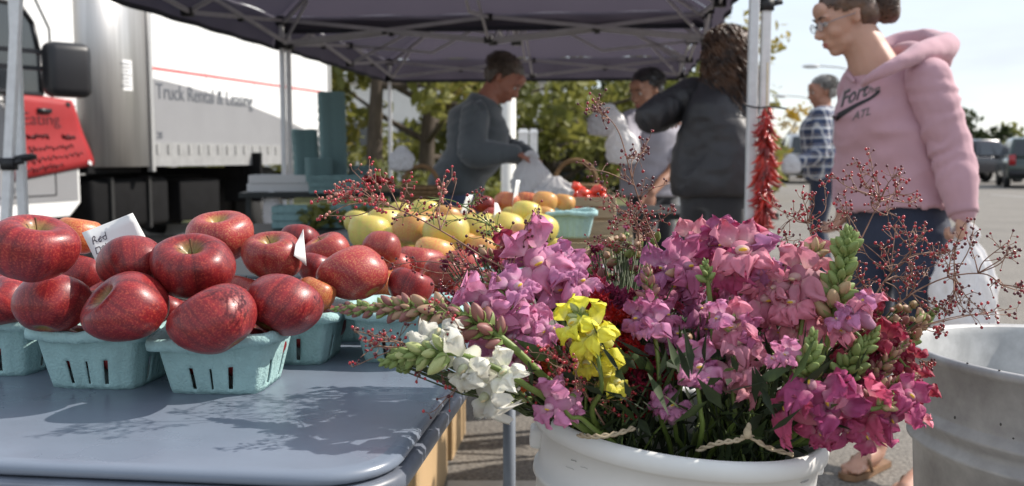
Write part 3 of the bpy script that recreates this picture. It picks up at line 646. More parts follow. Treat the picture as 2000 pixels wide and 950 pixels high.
# ================================================================== apples
def apple_mat(name, base, dark, under, streak=.5, speck=True, top=(.35, .42, .08)):
    m = mat(name, base, .28, coat=.12, spec=.45); t = m.node_tree; n = t.nodes; l = t.links; b = n['Principled BSDF']
    co = n.new('ShaderNodeTexCoord'); oi = n.new('ShaderNodeObjectInfo')
    ad = n.new('ShaderNodeVectorMath'); ad.operation = 'MULTIPLY_ADD'; ad.inputs[1].default_value = (1, 1, 1)
    cmb = n.new('ShaderNodeCombineXYZ'); mm = n.new('ShaderNodeMath'); mm.operation = 'MULTIPLY'; mm.inputs[1].default_value = 17; l.new(oi.outputs['Random'], mm.inputs[0])
    for k in 'XYZ': l.new(mm.outputs[0], cmb.inputs[k])
    l.new(co.outputs['Object'], ad.inputs[0]); l.new(cmb.outputs[0], ad.inputs[2])
    # streaks run pole to pole: noise in angle, slow in height
    sx = n.new('ShaderNodeSeparateXYZ'); l.new(co.outputs['Object'], sx.inputs[0])
    at = n.new('ShaderNodeMath'); at.operation = 'ARCTAN2'; l.new(sx.outputs['Y'], at.inputs[0]); l.new(sx.outputs['X'], at.inputs[1])
    sn = n.new('ShaderNodeMath'); sn.operation = 'SINE'; l.new(at.outputs[0], sn.inputs[0]); cs_ = n.new('ShaderNodeMath'); cs_.operation = 'COSINE'; l.new(at.outputs[0], cs_.inputs[0])
    c2 = n.new('ShaderNodeCombineXYZ'); l.new(sn.outputs[0], c2.inputs['X']); l.new(cs_.outputs[0], c2.inputs['Y']); l.new(mm.outputs[0], c2.inputs['Z'])
    st = n.new('ShaderNodeTexNoise'); st.inputs['Scale'].default_value = 5; st.inputs['Detail'].default_value = 5; st.inputs['Roughness'].default_value = .62; l.new(c2.outputs[0], st.inputs['Vector'])
    bl = n.new('ShaderNodeTexNoise'); bl.inputs['Scale'].default_value = 1.0; bl.inputs['Detail'].default_value = 4
    mpn = n.new('ShaderNodeMapping'); mpn.inputs['Scale'].default_value = (22, 22, 22); l.new(ad.outputs[0], mpn.inputs['Vector']); l.new(mpn.outputs[0], bl.inputs['Vector'])
    r1 = n.new('ShaderNodeValToRGB'); r1.color_ramp.elements[0].position = .3; r1.color_ramp.elements[1].position = .7; r1.color_ramp.elements[0].color = (*dark, 1); r1.color_ramp.elements[1].color = (*base, 1); l.new(st.outputs['Fac'], r1.inputs['Fac'])
    r2 = n.new('ShaderNodeValToRGB'); r2.color_ramp.elements[0].position = .60 - .25 * streak; r2.color_ramp.elements[1].position = .84 - .25 * streak; l.new(bl.outputs['Fac'], r2.inputs['Fac'])
    mul = n.new('ShaderNodeMath'); mul.operation = 'MULTIPLY'; l.new(r2.outputs['Color'], mul.inputs[0]); l.new(st.outputs['Fac'], mul.inputs[1])
    m2 = n.new('ShaderNodeMath'); m2.operation = 'MULTIPLY'; m2.inputs[1].default_value = 1.5; m2.use_clamp = True; l.new(mul.outputs[0], m2.inputs[0])
    x1 = n.new('ShaderNodeMix'); x1.data_type = 'RGBA'; x1.inputs['B'].default_value = (*under, 1); l.new(m2.outputs[0], x1.inputs['Factor']); l.new(r1.outputs['Color'], x1.inputs['A'])
    # greenish shoulder round the stalk
    ap = n.new('ShaderNodeAttribute'); ap.attribute_name = 'pt'; x2 = n.new('ShaderNodeMix'); x2.data_type = 'RGBA'; x2.inputs['B'].default_value = (*top, 1)
    ms = n.new('ShaderNodeMath'); ms.operation = 'MULTIPLY'; l.new(ap.outputs['Fac'], ms.inputs[0]); ms.inputs[1].default_value = 1; mr = n.new('ShaderNodeMapRange'); mr.inputs['From Min'].default_value = .25; mr.inputs['From Max'].default_value = .8
    ad3 = n.new('ShaderNodeMath'); ad3.operation = 'MULTIPLY_ADD'; ad3.inputs[1].default_value = .5; ad3.inputs[2].default_value = -.25; l.new(st.outputs['Fac'], ad3.inputs[0]); ad4 = n.new('ShaderNodeMath'); l.new(ms.outputs[0], ad4.inputs[0]); l.new(ad3.outputs[0], ad4.inputs[1])
    l.new(ad4.outputs[0], mr.inputs['Value']); l.new(mr.outputs[0], x2.inputs['Factor']); l.new(x1.outputs['Result'], x2.inputs['A'])
    out = x2.outputs['Result']
    if speck:
        vo = n.new('ShaderNodeTexVoronoi'); vo.inputs['Scale'].default_value = 230; l.new(ad.outputs[0], vo.inputs['Vector'])
        r3 = n.new('ShaderNodeMapRange'); r3.inputs['From Min'].default_value = .22; r3.inputs['From Max'].default_value = .12; r3.inputs['To Max'].default_value = .14; l.new(vo.outputs['Distance'], r3.inputs['Value'])
        x3 = n.new('ShaderNodeMix'); x3.data_type = 'RGBA'; x3.inputs['B'].default_value = (.62, .38, .2, 1); l.new(r3.outputs[0], x3.inputs['Factor']); l.new(out, x3.inputs['A']); out = x3.outputs['Result']
    hs = n.new('ShaderNodeHueSaturation'); ma = n.new('ShaderNodeMapRange'); ma.inputs['To Min'].default_value = .8; ma.inputs['To Max'].default_value = 1.2; l.new(oi.outputs['Random'], ma.inputs['Value']); l.new(ma.outputs[0], hs.inputs['Value']); l.new(out, hs.inputs['Color'])
    l.new(hs.outputs['Color'], b.inputs['Base Color'])
    z = n.new('ShaderNodeTexNoise'); z.inputs['Scale'].default_value = 60; z.inputs['Detail'].default_value = 5; l.new(ad.outputs[0], z.inputs['Vector']); mr2 = n.new('ShaderNodeMapRange'); mr2.inputs['To Min'].default_value = .22; mr2.inputs['To Max'].default_value = .55; l.new(z.outputs['Fac'], mr2.inputs['Value']); l.new(mr2.outputs[0], b.inputs['Roughness'])
    z5 = n.new('ShaderNodeTexNoise'); z5.inputs['Scale'].default_value = 35; l.new(ad.outputs[0], z5.inputs['Vector']); bp = n.new('ShaderNodeBump'); bp.inputs['Strength'].default_value = .05; bp.inputs['Distance'].default_value = .01; l.new(z5.outputs['Fac'], bp.inputs['Height']); l.new(bp.outputs['Normal'], b.inputs['Normal'])
    return m
A_red = apple_mat('deep red apple skin', (.285, .015, .021), (.10, .006, .011), (.48, .08, .045), .42, top=(.26, .22, .07))
A_mott = apple_mat('mottled red apple skin', (.38, .035, .038), (.20, .014, .02), (.48, .20, .09), .50, True, (.38, .33, .09))
A_orange = apple_mat('orange red apple skin', (.46, .07, .03), (.33, .03, .022), (.60, .30, .08), .8)
A_yel = apple_mat('yellow green apple skin', (.62, .52, .10), (.48, .46, .09), (.62, .24, .12), .55, True, (.45, .50, .10))
A_yelr = apple_mat('yellow apple skin with red blush', (.60, .42, .09), (.52, .34, .08), (.55, .10, .06), .9, True, (.45, .50, .10))
M_stalk = mat('apple stalk', (.16, .09, .04), .8, var=.4, vscale=200)
def apple_mesh(seed, m):
    rn = random.Random(seed); mb = MB(); nu, nv = 40, 28; ph = rn.uniform(0, 6); lob = rn.uniform(.02, .05); lean = rn.uniform(-.07, .07); tall = rn.uniform(.9, 1.02)
    prof = [(0, .46), (.06, .47), (.14, .56), (.25, .72), (.40, .83), (.58, .86), (.76, .78), (.92, .58), (1.0, .28), (1.0, .0), (.94, -.28), (.82, -.52), (.66, -.70), (.48, -.82), (.34, -.86), (.22, -.84), (.12, -.76), (.0, -.72)]
    pc = [(p.x, p.y) for p in catmull([V((a, b, 0)) for a, b in prof], 2)]
    n = nu
    vs = []; at = []; fs = []
    for j, (r, z) in enumerate(pc):
        for i in range(n):
            a = 2 * math.pi * i / n; k = 1 + .10 * noise.noise(V((math.cos(a) * .9 + seed, math.sin(a) * .9, z * .8 + seed * 2))) + lob * math.cos(5 * a + ph) * (.3 + .7 * max(0, -z)) * (1 if r > .1 else 0) + .025 * math.sin(2 * a + ph)
            vs.append((max(r, .001) * k * math.cos(a) + lean * z * .5, max(r, .001) * k * math.sin(a), z * tall * (1 + .03 * math.cos(a + ph) * r)))
            at.append(max(0, min(1, 1.0 - r * 1.9)) if z > .4 else (max(0, 1 - r * 2.6) if z < -.5 else 0.001))
    for j in range(len(pc) - 1):
        for i in range(n): fs.append((j * n + i, (j + 1) * n + i, (j + 1) * n + (i + 1) % n, j * n + (i + 1) % n))
    mb.add(vs, fs, 0, at); return mb.mesh('apple', m)
sm = MB(); sm.tube(catmull([V((0, 0, .44)), V((.02, 0, .56)), V((.05, .02, .68)), V((.10, .03, .80))], 4), [.022, .019, .017, .016, .016, .016, .016, .017, .019, .021, .023, .026, .028], 7); STALK = sm.mesh('stalk', M_stalk)
AM = {k: [apple_mesh(s + 10 * i, m) for s in range(3)] for i, (k, m) in enumerate((('r', A_red), ('m', A_mott), ('o', A_orange), ('y', A_yel), ('b', A_yelr)))}
def apple(c, r, kind, label, tilt=(0, 0), spin=0, group='red apples heaped in the baskets', sq=(1.04, 1, 1), stalk=True, seed=0, flat=1.0):
    d = V((tilt[0], tilt[1], 1)).normalized(); q = V((0, 0, 1)).rotation_difference(d) @ Quaternion((0, 0, 1), spin)
    me = AM[kind][seed % 3]
    if flat != 1.0:      # a squat apple: flattened along the world's vertical before it is turned
        me = me.copy(); m3 = q.to_matrix(); F = m3.transposed() @ Matrix.Diagonal((1.0, 1.0, flat)) @ m3; me.transform(F.to_4x4())
    o = link('apple', me, None, c, q, [r * s for s in sq]); tag(o, label, 'apple', group)
    if stalk: link('stalk', STALK, o)
    return o
# px, py, width px, kind, tilt of the stalk (x right, y away), label
AP = [
 (66, 488, 164, 'r', (.25, -.3), 'big dark red apple at the left edge, topmost of its heap', 1.00),
 (152, 462, 92, 'o', (.2, .2), 'orange red apple behind the white name card', 1.22),
 (10, 590, 116, 'r', (-.5, -.9), 'bright red apple cut by the left edge, low in its basket', 1.12),
 (100, 596, 146, 'r', (.1, .6), 'dull red apple over the left end of the second basket', 1.06),
 (253, 603, 166, 'r', (-1.0, -.75), 'dark red apple lying on its side with its stalk cavity facing left, second basket', 1.02),
 (259, 517, 132, 'r', (-.4, .7), 'smooth dark red apple in front of the white name card', 1.08),
 (379, 524, 158, 'r', (.05, -.45), 'dark red apple with white specks and a stalk on top, topmost in the middle', 1.05),
 (430, 466, 126, 'm', (.05, -.35), 'red apple with green round its stalk, behind the specked dark one', 1.25),
 (420, 628, 170, 'r', (-1.0, .15), 'light streaked red apple resting on the drooping basket rim', 1.00),
 (550, 597, 152, 'r', (.6, .75), 'glossy red apple over the right side of the frontmost basket', 1.07),
 (533, 503, 116, 'm', (-.1, -.35), 'red apple with yellow patches and a green stalk cavity, behind the glossy one', 1.22),
 (583, 472, 82, 'r', (0, .6), 'small dark red apple behind the small white card', 1.45),
 (612, 578, 84, 'o', (.5, .2), 'orange sided apple mostly hidden by the glossy red one', 1.19),
 (693, 537, 134, 'm', (-.8, .5), 'big mottled red apple right of the baskets in front', 1.20),
 (745, 486, 82, 'm', (.2, .8), 'small dark mottled apple above the big mottled one', 1.42),
 (640, 493, 92, 'm', (-.6, -.2), 'red apple with a green end between the small card and the mottled one', 1.38),
 (617, 525, 74, 'r', (.3, .3), 'bright red apple seen between the yellow patched and the mottled one', 1.33),
 (470, 572, 86, 'm', (.2, .4), 'dusty red apple deep in the gap behind the light streaked one', 1.20),
 (165, 542, 100, 'r', (.3, .5), 'dark red apple deep behind the dull red one', 1.19),
 (318, 612, 92, 'r', (.3, .5), 'shaded dark red apple between the second and the frontmost basket', 1.14),
 (818, 522, 108, 'm', (.1, .2), 'speckled red apple under the thin diagonal stem', 1.60),
 (868, 560, 116, 'm', (-.2, .3), 'red apple with dark specks left of the lilac flowers', 1.50),
 (786, 570, 106, 'o', (.3, .1), 'orange red apple behind the pink bud spike', 1.42),
 (742, 556, 70, 'o', (.4, -.2), 'orange apple wedged right of the big mottled one', 1.36),
 (905, 520, 80, 'm', (0, .3), 'dull red apple under the yellow apples', 1.72),
 (935, 560, 84, 'm', (0, .3), 'dull red apple behind the lilac flowers', 1.62),
 (965, 515, 76, 'm', (.2, .3), 'red apple behind the dark pink buds', 1.78),
 (998, 478, 66, 'm', (0, .3), 'small red and yellow apple under the three yellow ones', 1.95),
 (720, 455, 84, 'y', (0, .2), 'green apple leftmost of the yellow green ones', 2.02),
 (752, 437, 72, 'y', (.1, .2), 'pale yellow green apple behind the leftmost green one', 2.12),
 (806, 447, 84, 'b', (.2, .3), 'yellow green apple with a red blush left of the biggest pale one', 1.95),
 (872, 458, 92, 'y', (-.2, .3), 'biggest pale yellow green apple in the middle of the heap', 1.88),
 (928, 450, 76, 'y', (.2, .2), 'pale yellow green apple right of the biggest one', 1.98),
 (989, 446, 74, 'y', (.1, .3), 'bright yellow apple below the right white card', 2.05),
 (1053, 450, 74, 'y', (.2, .5), 'greenish yellow apple at the right front of the heap', 2.05),
 (830, 413, 54, 'y', (.2, .3), 'yellow green apple at the top left of the heap', 2.25),
 (872, 425, 60, 'b', (.2, .3), 'yellow apple with a blush behind the biggest pale one', 2.15),
 (1027, 417, 58, 'y', (.2, .3), 'small green apple above the greenish yellow one', 2.25),
 (990, 398, 52, 'o', (.2, .3), 'orange apple right of the white cards', 2.4),
 (1030, 397, 50, 'o', (.2, .3), 'orange and yellow apple in the back row, middle', 2.5),
 (1064, 396, 50, 'b', (.2, .3), 'yellow and pink apple in the back row', 2.45),
 (1101, 398, 46, 'b', (.2, .3), 'small yellow and pink apple at the right end of the back row', 2.5),
 (945, 400, 44, 'r', (.2, .3), 'small bright red apple between the two white cards', 2.35),
 (905, 425, 46, 'b', (.2, .3), 'small blushed apple left of the right white card', 2.28),
 (963, 422, 40, 'm', (.2, .3), 'small striped apple under the bright red one', 2.25),
 (765, 520, 76, 'm', (.2, .3), 'mottled red apple below the small dark mottled one', 1.55),
 (935, 490, 66, 'b', (.2, .3), 'pale apple half covered by dark pink buds', 1.86),
 (848, 498, 84, 'b', (.2, .3), 'pale striped apple under the biggest pale one', 1.80),
] + [(x, y, w_, k, (.2, .3), 'pale apple filling a gap of the yellow heap, ' + l, d) for x, y, w_, k, d, l in (
 (700, 436, 58, 'y', 2.25, 'at its far left'), (778, 470, 66, 'y', 1.98, 'low at the left'), (906, 478, 60, 'b', 1.92, 'low in the middle'), (958, 466, 58, 'y', 2.0, 'between the cards and the lilac petals'),
 (1020, 462, 56, 'b', 2.05, 'low at the right'), (838, 436, 58, 'b', 2.1, 'above the biggest pale one'), (1002, 424, 48, 'y', 2.3, 'behind the bright yellow one'), (1062, 424, 46, 'b', 2.38, 'beside the teal basket'), (950, 438, 50, 'y', 2.2, 'under the striped one'), (782, 416, 48, 'y', 2.32, 'at the back left'))]
pos = []
for i, (px, py, wpx, kind, tilt, lab, d) in enumerate(AP):
    pos.append([ray(px, py), d, wpx / FPX / 2])
def cen(i): r_, d, k = pos[i]; return V((0, 0, CAM_Z)) + r_ * (d / r_.y)
for it in range(40):            # push hidden neighbours back until none overlap
    for i in range(len(AP)):
        for j in range(i + 1, len(AP)):
            ci, cj = cen(i), cen(j); ri, rj = pos[i][1] * pos[i][2], pos[j][1] * pos[j][2]
            if (ci - cj).length < .9 * (ri + rj):
                k = i if pos[i][1] > pos[j][1] else j; pos[k][1] += .006
for i, (px, py, wpx, kind, tilt, lab, d0) in enumerate(AP):
    c = cen(i); r = pos[i][1] * pos[i][2]; c.z = max(c.z, TZ + r * .82)
    rn = random.Random(i * 7); g = 'yellow green apples on the far table' if kind in 'yb' else 'red apples heaped in the baskets'
    apple(c, r, kind, lab, (tilt[0] + rn.uniform(-.1, .1), tilt[1] + rn.uniform(-.1, .1)), rn.uniform(0, 6), g, (1.0, 1.0, 1.0), i % 3 != 1 or i in (6, 10), i, .88 if kind in 'yb' else lerp(.76, .89, V((tilt[0], tilt[1], 1)).normalized().z ** 2))
# apples underneath that carry the heap
rn = random.Random(77); cs_l = [(cen(i), pos[i][1] * pos[i][2]) for i in range(len(AP))]
for bx, by in ((-.622, 1.185), (-.468, 1.118), (-.326, 1.094), (-.284, 1.245), (-.134, 1.252), (-.45, 1.30), (-.255, 1.40), (-.10, 1.41), (-.19, 1.57), (-.05, 1.60), (-.3, 1.52), (0, 2.2), (-.12, 2.15), (-.22, 2.1), (-.1, 2.3), (.08, 2.35)):
    k = 0
    for ox, oy, zz in ((-.028, -.026, .036), (.028, -.026, .036), (-.028, .03, .036), (.03, .03, .036), (0, 0, .085)):
        c = V((bx, by, TZ + (.005 if by < 2 else 0) + zz)) + E1 * ox + E2 * oy; r = .030
        if all((c - q).length > .80 * (r + rr_) for q, rr_ in cs_l):
            cs_l.append((c, r)); apple(c, r, 'r' if by < 1.35 else rn.choice('mr') if by < 2 else 'y', 'shaded apple at the bottom of the heap, showing only in the gaps', (rn.uniform(-.5, .5), rn.uniform(-.5, .5)), rn.uniform(0, 6), 'apples at the bottom of the heap', (1, 1, .92), True, k); k += 1
# ---- name cards
M_card = mat('white card', (.82, .82, .80), .6, var=.04, vscale=20); M_ink = mat('ball pen ink', (.08, .07, .09), .6)
def card(pts, d, label, lines=(), stripe=False):
    t = thing('name_card', label, 'card', P(*pts[0], d), 'white price cards among the fruit'); o0 = P(*pts[0], d); C = [P(px, py, d + dd) - o0 for (px, py), dd in zip(pts, (0, .01, .012, -.012))]
    def f(u, v): p = C[0].lerp(C[1], u).lerp(C[3].lerp(C[2], u), v); return p + V((0, .002 * math.sin(3 * u), 0))
    mb = MB(); mb.grid(f, 8, 4); o = mb.obj('sheet', M_card, t); sd = o.modifiers.new('s', 'SOLIDIFY'); sd.thickness = .0005
    for body, u0, v0, w_, h_ in lines:
        me = text_mesh(body, 1, 0, .25); xs = [v.co.x for v in me.vertices]; ys = [v.co.y for v in me.vertices]; x0, x1, y0, y1 = min(xs), max(xs), min(ys), max(ys)
        for v in me.vertices:
            uu = (v.co.x - x0) / (x1 - x0); p = f(u0 + w_ * uu, v0 - h_ * (v.co.y - y0) / (y1 - y0) + .02 * math.sin(uu * 17)); v.co = p + V((0, -.0012, 0))
        me.materials.append(M_ink); link('handwriting', me, t)
    return t
card([(160, 455), (259, 416), (293, 480), (194, 525)], 1.15, 'large white card reading red delicious behind a dark red apple', (('Red', .09, .38, .30, .18), ('Delicious', .07, .64, .60, .18)))
card([(577, 478), (592, 448), (598, 520), (574, 500)], 1.2, 'small white card standing beside the apple with yellow patches')
card([(912, 381), (924, 381), (908, 428), (897, 422)], 2.15, 'narrow white card left of the small bright red apple')
card([(966, 396), (972, 398), (984, 428), (964, 436)], 2.1, 'narrow white card right of the small bright red apple')
card([(1008, 352), (1016, 352), (1008, 402), (1000, 400)], 2.38, 'thin pinkish white card in front of the white bag', )

# ================================================================== far fruit table: riser, teal basket, peppers, crates
M_wood = mat('pale crate wood', (.42, .32, .20), .8, var=.3, vscale=10, stretch=(1, 1, 8), bump=.2)
def crate(c, size, ang, label, slats=3, h=.09, m=None, cat='crate', name='wooden_crate'):
    t = thing(name, label, cat, c, None, Quaternion((0, 0, 1), ang)); w_, l_ = size; mm = m or M_wood
    for k in range(slats):
        z = h * (k + .5) / slats; hh = h / slats * .86
        for sx in (-1, 1): MB().box((sx * w_ / 2, 0, z), (.008, l_, hh)).obj('slat', mm, t, False)
        for sy in (-1, 1): MB().box((0, sy * (l_ / 2 - .004), z), (w_ - .008, .008, hh)).obj('slat', mm, t, False)
    MB().box((0, 0, .006), (w_ - .01, l_ - .01, .006)).obj('floor_board', mm, t, False)
    for sx in (-1, 1):
        for sy in (-1, 1): MB().box((sx * (w_ / 2 - .014), sy * (l_ / 2 - .018), h / 2), (.016, .016, h * .98)).obj('corner_post', mm, t, False)
    return t
crate((.10, 2.42, TZ + .002), (.30, .22), ANG1, 'low pale wooden crate under the teal basket of the far table', 2, .055)
bb = basket_mesh(5, M_pulp, slots=False)
b = P(1110, 435, 2.42); basket(b.x, b.y, 'teal basket at the right corner of the far table, empty of apples', bb, .1, TZ + .06, .98, 'teal baskets on the far table')
# red peppers in a crate
M_pep = mat('orange red pepper skin', (.62, .05, .02), .25, coat=.4, rnd=.3)
pm_ = MB(); pm_.lathe([(0, -.9), (.3, -.8), (.62, -.3), (.8, .3), (.7, .75), (.35, .88), (.1, .75), (0, .72)], 14); PEP = pm_.mesh('pepper', M_pep)
c0 = P(1145, 372, 2.75); crate((c0.x, c0.y, .88), (.16, .14), ANG1, 'small crate heaped with red peppers', 2, .06)
MBt = crate((c0.x, c0.y + .02, TZ + .001), (.26, .24), ANG1, 'wooden crate that carries the small crate of red peppers', 2, .086)
rn = random.Random(5)
for k in range(26):
    a = rn.uniform(0, 6.28); rr_ = .07 * math.sqrt(rn.random()); lay = k / 26
    p = V((c0.x + math.cos(a) * rr_ * (1 - .4 * lay), c0.y + math.sin(a) * rr_ * (1 - .4 * lay), .905 + .062 * lay))
    o = link('red_pepper', PEP, None, p, Quaternion((rn.gauss(0, 1), rn.gauss(0, 1), rn.gauss(0, 1), rn.gauss(0, 1))).normalized(), (.016, .014, .019)); tag(o, 'small orange red pepper heaped on the crate by the white bags', 'pepper', 'red peppers heaped on the crate')
# wicker basket
def wicker(c, r, h, label, s=(1, 1)):
    t = thing('wicker_basket', label, 'basket', c); wm = mat('brown wicker', (.28, .16, .07), .8, var=.5, vscale=60, bump=.6, bscale=90)
    for k in range(9):
        z = h * (k + .5) / 9; rr_ = r * (.82 + .18 * k / 8); mb = MB(); pts = [V((rr_ * (1 + .02 * math.cos(20 * a + k * 3.14)) * math.cos(a) * s[0], rr_ * (1 + .02 * math.cos(20 * a + k * 3.14)) * math.sin(a), z)) for a in [2 * math.pi * i / 60 for i in range(61)]]
        mb.tube(pts, h / 17, 6); mb.obj('weave_strand', wm, t)
    mb = MB(); mb.tube([V((r * .9 * math.cos(a) * s[0], 0, h + r * 1.0 * math.sin(a))) for a in [math.pi * i / 20 for i in range(21)]], .012, 8); mb.obj('handle', wm, t)
    mb = MB(); mb.lathe([(0, .01), (r * .8, .01)], 24); mb.obj('base', wm, t)
    return t
def stand_table(cx, cy, w_, l_, z, label, m, ang=0):
    t = thing('display_table', label, 'table', (cx, cy, 0), None, Quaternion((0, 0, 1), ang))
    MB().box((0, 0, z - .015), (w_, l_, .03)).obj('table_top', m, t, False)
    for sx in (-1, 1):
        for sy in (-1, 1): MB().box((sx * (w_ / 2 - .05), sy * (l_ / 2 - .05), (z - .03) / 2), (.03, .03, z - .03)).obj('leg', m, t, False)
    return t
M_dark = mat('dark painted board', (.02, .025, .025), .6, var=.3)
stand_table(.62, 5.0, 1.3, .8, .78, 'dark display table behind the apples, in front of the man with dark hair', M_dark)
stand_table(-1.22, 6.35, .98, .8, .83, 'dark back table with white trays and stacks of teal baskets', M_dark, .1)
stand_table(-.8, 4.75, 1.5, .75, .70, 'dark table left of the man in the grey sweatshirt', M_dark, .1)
wb = P(1124, 340, 5.0); wicker((wb.x, 5.0, .782), .12, .13, 'brown wicker basket with handle behind the white bags')
wb = P(822, 330, 6.3); wicker((-.45, 6.15, .83) if False else (P(822, 330, 5.0).x, 5.0, .702), .1, .2, 'small tan wicker basket left of the man in the grey sweatshirt')
# white trays on the back table
M_tray = mat('white foam tray', (.68, .67, .66), .6)
def tray(x, y, z, w_, l_, h, label):
    t = thing('tray', label, 'tray', (x, y, z), 'white trays on the back table', Quaternion((0, 0, 1), .1))
    MB().box((0, 0, .005), (w_, l_, .008)).obj('tray_floor', M_tray, t, False)
    for sx in (-1, 1): MB().box((sx * w_ / 2, 0, h / 2), (.012, l_, h)).obj('side', M_tray, t, False)
    for sy in (-1, 1): MB().box((0, sy * (l_ / 2), h / 2), (w_ - .014, .012, h)).obj('side', M_tray, t, False)
tx = P(550, 350, 6.1).x; tray(tx, 6.2, .832, .42, .3, .05, 'lower white tray at the left end of the back table'); tray(tx + .01, 6.2, .885, .42, .3, .05, 'upper white tray at the left end of the back table')
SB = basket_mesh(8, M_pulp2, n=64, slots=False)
def stack(px, d, z0, n, dz, label, s=1.15, lean=0, ang=.3):
    x = P(px, 300, d).x
    for k in range(n):
        o = link('fruit_basket', SB, None, (x + lean * k * dz + .002 * math.sin(k * 2.1), d, z0 + k * dz), Quaternion((0, 0, 1), ang + .04 * math.sin(k * 1.7)), s)
        tag(o, label.replace('teal basket nested in', 'topmost teal basket of') if k == n - 1 else label, 'basket', label.replace('teal basket nested in', 'baskets nested in'))
stack(652, 6.2, .835, 34, .0165, 'teal basket nested in the tallest stack on the back table', 1.13, -.02)
stack(600, 6.35, .835, 20, .0165, 'teal basket nested in the stack left of the tallest one', 1.13, -.05)
stack(622, 6.05, .835, 9, .0165, 'teal basket nested in the short stack in front of the tallest one', 1.08)
stack(706, 6.3, .835, 6, .0165, 'teal basket nested in the low stack right of the tallest one', 1.1)
for px, n, lab in ((730, 22, 'small red tomato in the box right of the stacked baskets'), (580, 10, 'small red tomato behind the white trays')):
    x = P(px, 340, 5.9 if px > 700 else 6.45).x; y = 6.08 if px > 700 else 6.5
    crate((x, y, .831), (.20, .16), .1, 'low box of red tomatoes ' + ('right of the stacked teal baskets' if px > 700 else 'behind the white trays'), 1, .05)
    for k in range(n):
        o = MB(); 
        if k == 0 and px > 700:
            tm = MB(); tm.ell((0, 0, 0), (.028, .028, .024), nu=14, nv=9); TOM = tm.mesh('tomato', mat('tomato skin', (.42, .015, .01), .25, coat=.3))
        o = link('tomato', TOM, None, (x + rn.uniform(-.075, .075), y + rn.uniform(-.05, .05), .831 + .035 + .05 * (k / n))); tag(o, lab, 'tomato', lab.replace('small red tomato', 'red tomatoes'))
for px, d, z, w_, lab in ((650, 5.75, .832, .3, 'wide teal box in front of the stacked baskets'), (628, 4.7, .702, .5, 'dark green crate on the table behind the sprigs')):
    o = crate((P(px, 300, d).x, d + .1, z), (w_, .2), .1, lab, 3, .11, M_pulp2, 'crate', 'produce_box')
rn = random.Random(31)
hb = [((-.95 + .2 * k, 4.72 + .08 * math.sin(k * 5), .76), .10, .6) for k in range(6)]
tag(leaf_cloud(hb, 900, .045, 'olive', 'leafy_greens', None, 41), 'bunched leafy greens lying on the dark table behind the sprigs', 'greens', kind='stuff')

# ================================================================== cardboard boxes under the table
M_cb = mat('brown corrugated cardboard', (.46, .31, .16), .8, var=.12, vscale=6, stretch=(1, 1, .3), bump=.08)
def cbox(p, w_, l_, h, ang, label):
    t = thing('cardboard_box', label, 'box', p, 'cardboard boxes under the table', Quaternion((0, 0, 1), ang))
    for sx in (-1, 1): MB().box((sx * w_ / 2, 0, h / 2), (.006, l_, h)).obj('side', M_cb, t, False)
    for sy in (-1, 1): MB().box((0, sy * (l_ / 2 - .004), h / 2), (w_ - .008, .006, h)).obj('side', M_cb, t, False)
    for sy in (-1, 1): MB().box((0, sy * l_ / 4, h + .004), (w_, l_ / 2 - .004, .006)).obj('flap', M_cb, t, False)
    o = MB().box((w_ / 2 + .0035, .1 * l_, h * .62), (.002, .09, .03)).obj('hand_hole', M_black, t, False); bevel(o, .012)
    MB().box((w_ / 2 - .0, -l_ / 2 + .03, h * .5), (.009, .05, h * .9)).obj('tape_strip', mat('packing tape', (.55, .38, .2), .25), t, False)
cbox((-.44, 2.75, 0), .42, .80, .42, -.03, 'nearer brown cardboard box under the grey blue table, with a hand hole')
cbox((-.375, 3.46, 0), .36, .34, .42, -.09, 'farther brown cardboard box under the table, beside the table leg')

# ================================================================== dried pepper string
def ristra():
    p = P(1497, 205, 3.75); t = thing('chili_string', 'long string of dried red chili peppers hanging from the pole beside the dark jacket', 'pepper string', p)
    cm = [mat('dried chili ' + k, c, .3, coat=.3, rnd=.35) for k, c in (('red', (.42, .015, .012)), ('bright red', (.55, .03, .015)), ('brown', (.20, .015, .012)))]
    ms_ = []
    for s in range(4):
        mb = MB(); cv = .25 + .2 * s; pts = [V((i / 7 * .085, 0, -cv * (i / 7) ** 2 * .06 + .01 * math.sin(i))) for i in range(8)]
        mb.tube(pts, [.003, .0085, .0095, .009, .0078, .006, .004, .0008], 7); mb.tube([V((-.018, 0, .006)), V((0, 0, 0))], .0016, 5); ms_.append([mb.mesh('chili', m) for m in cm])
    rn = random.Random(2); Ln = P(1497, 205, 3.75).z - P(1497, 462, 3.75).z
    mb = MB(); mb.tube([V((0, 0, .16)), V((.003, 0, -.2)), V((-.002, 0, -Ln + .02))], .003, 5); mb.obj('cord', mat('straw cord', (.4, .32, .18), .8), t)
    mb = MB(); mb.tube(catmull([V((-.09, 0, -.0)), V((-.03, 0, -.012)), V((.02, 0, -.008)), V((.08, 0, -.016))], 4), .004, 5); mb.obj('hook', M_joint, t)
    for k in range(250):
        f = k / 250; a = k * 2.399 + rn.uniform(-.4, .4); el = rn.uniform(-1.0, .15)
        d = V((math.cos(a) * math.cos(el), math.sin(a) * math.cos(el), math.sin(el))); q = d.to_track_quat('X', 'Z')
        s = (.54 + .34 * math.sin(min(1, f * 2.2) * 1.57)) * rn.uniform(.65, 1.0) * (.75 if f > .93 else 1)
        link('chili', ms_[rn.randrange(4)][rn.choice((0, 0, 0, 1, 1, 2))], t, (rn.uniform(-.008, .008), rn.uniform(-.008, .008), -.015 - (Ln - .05) * f), q, s)
ristra()
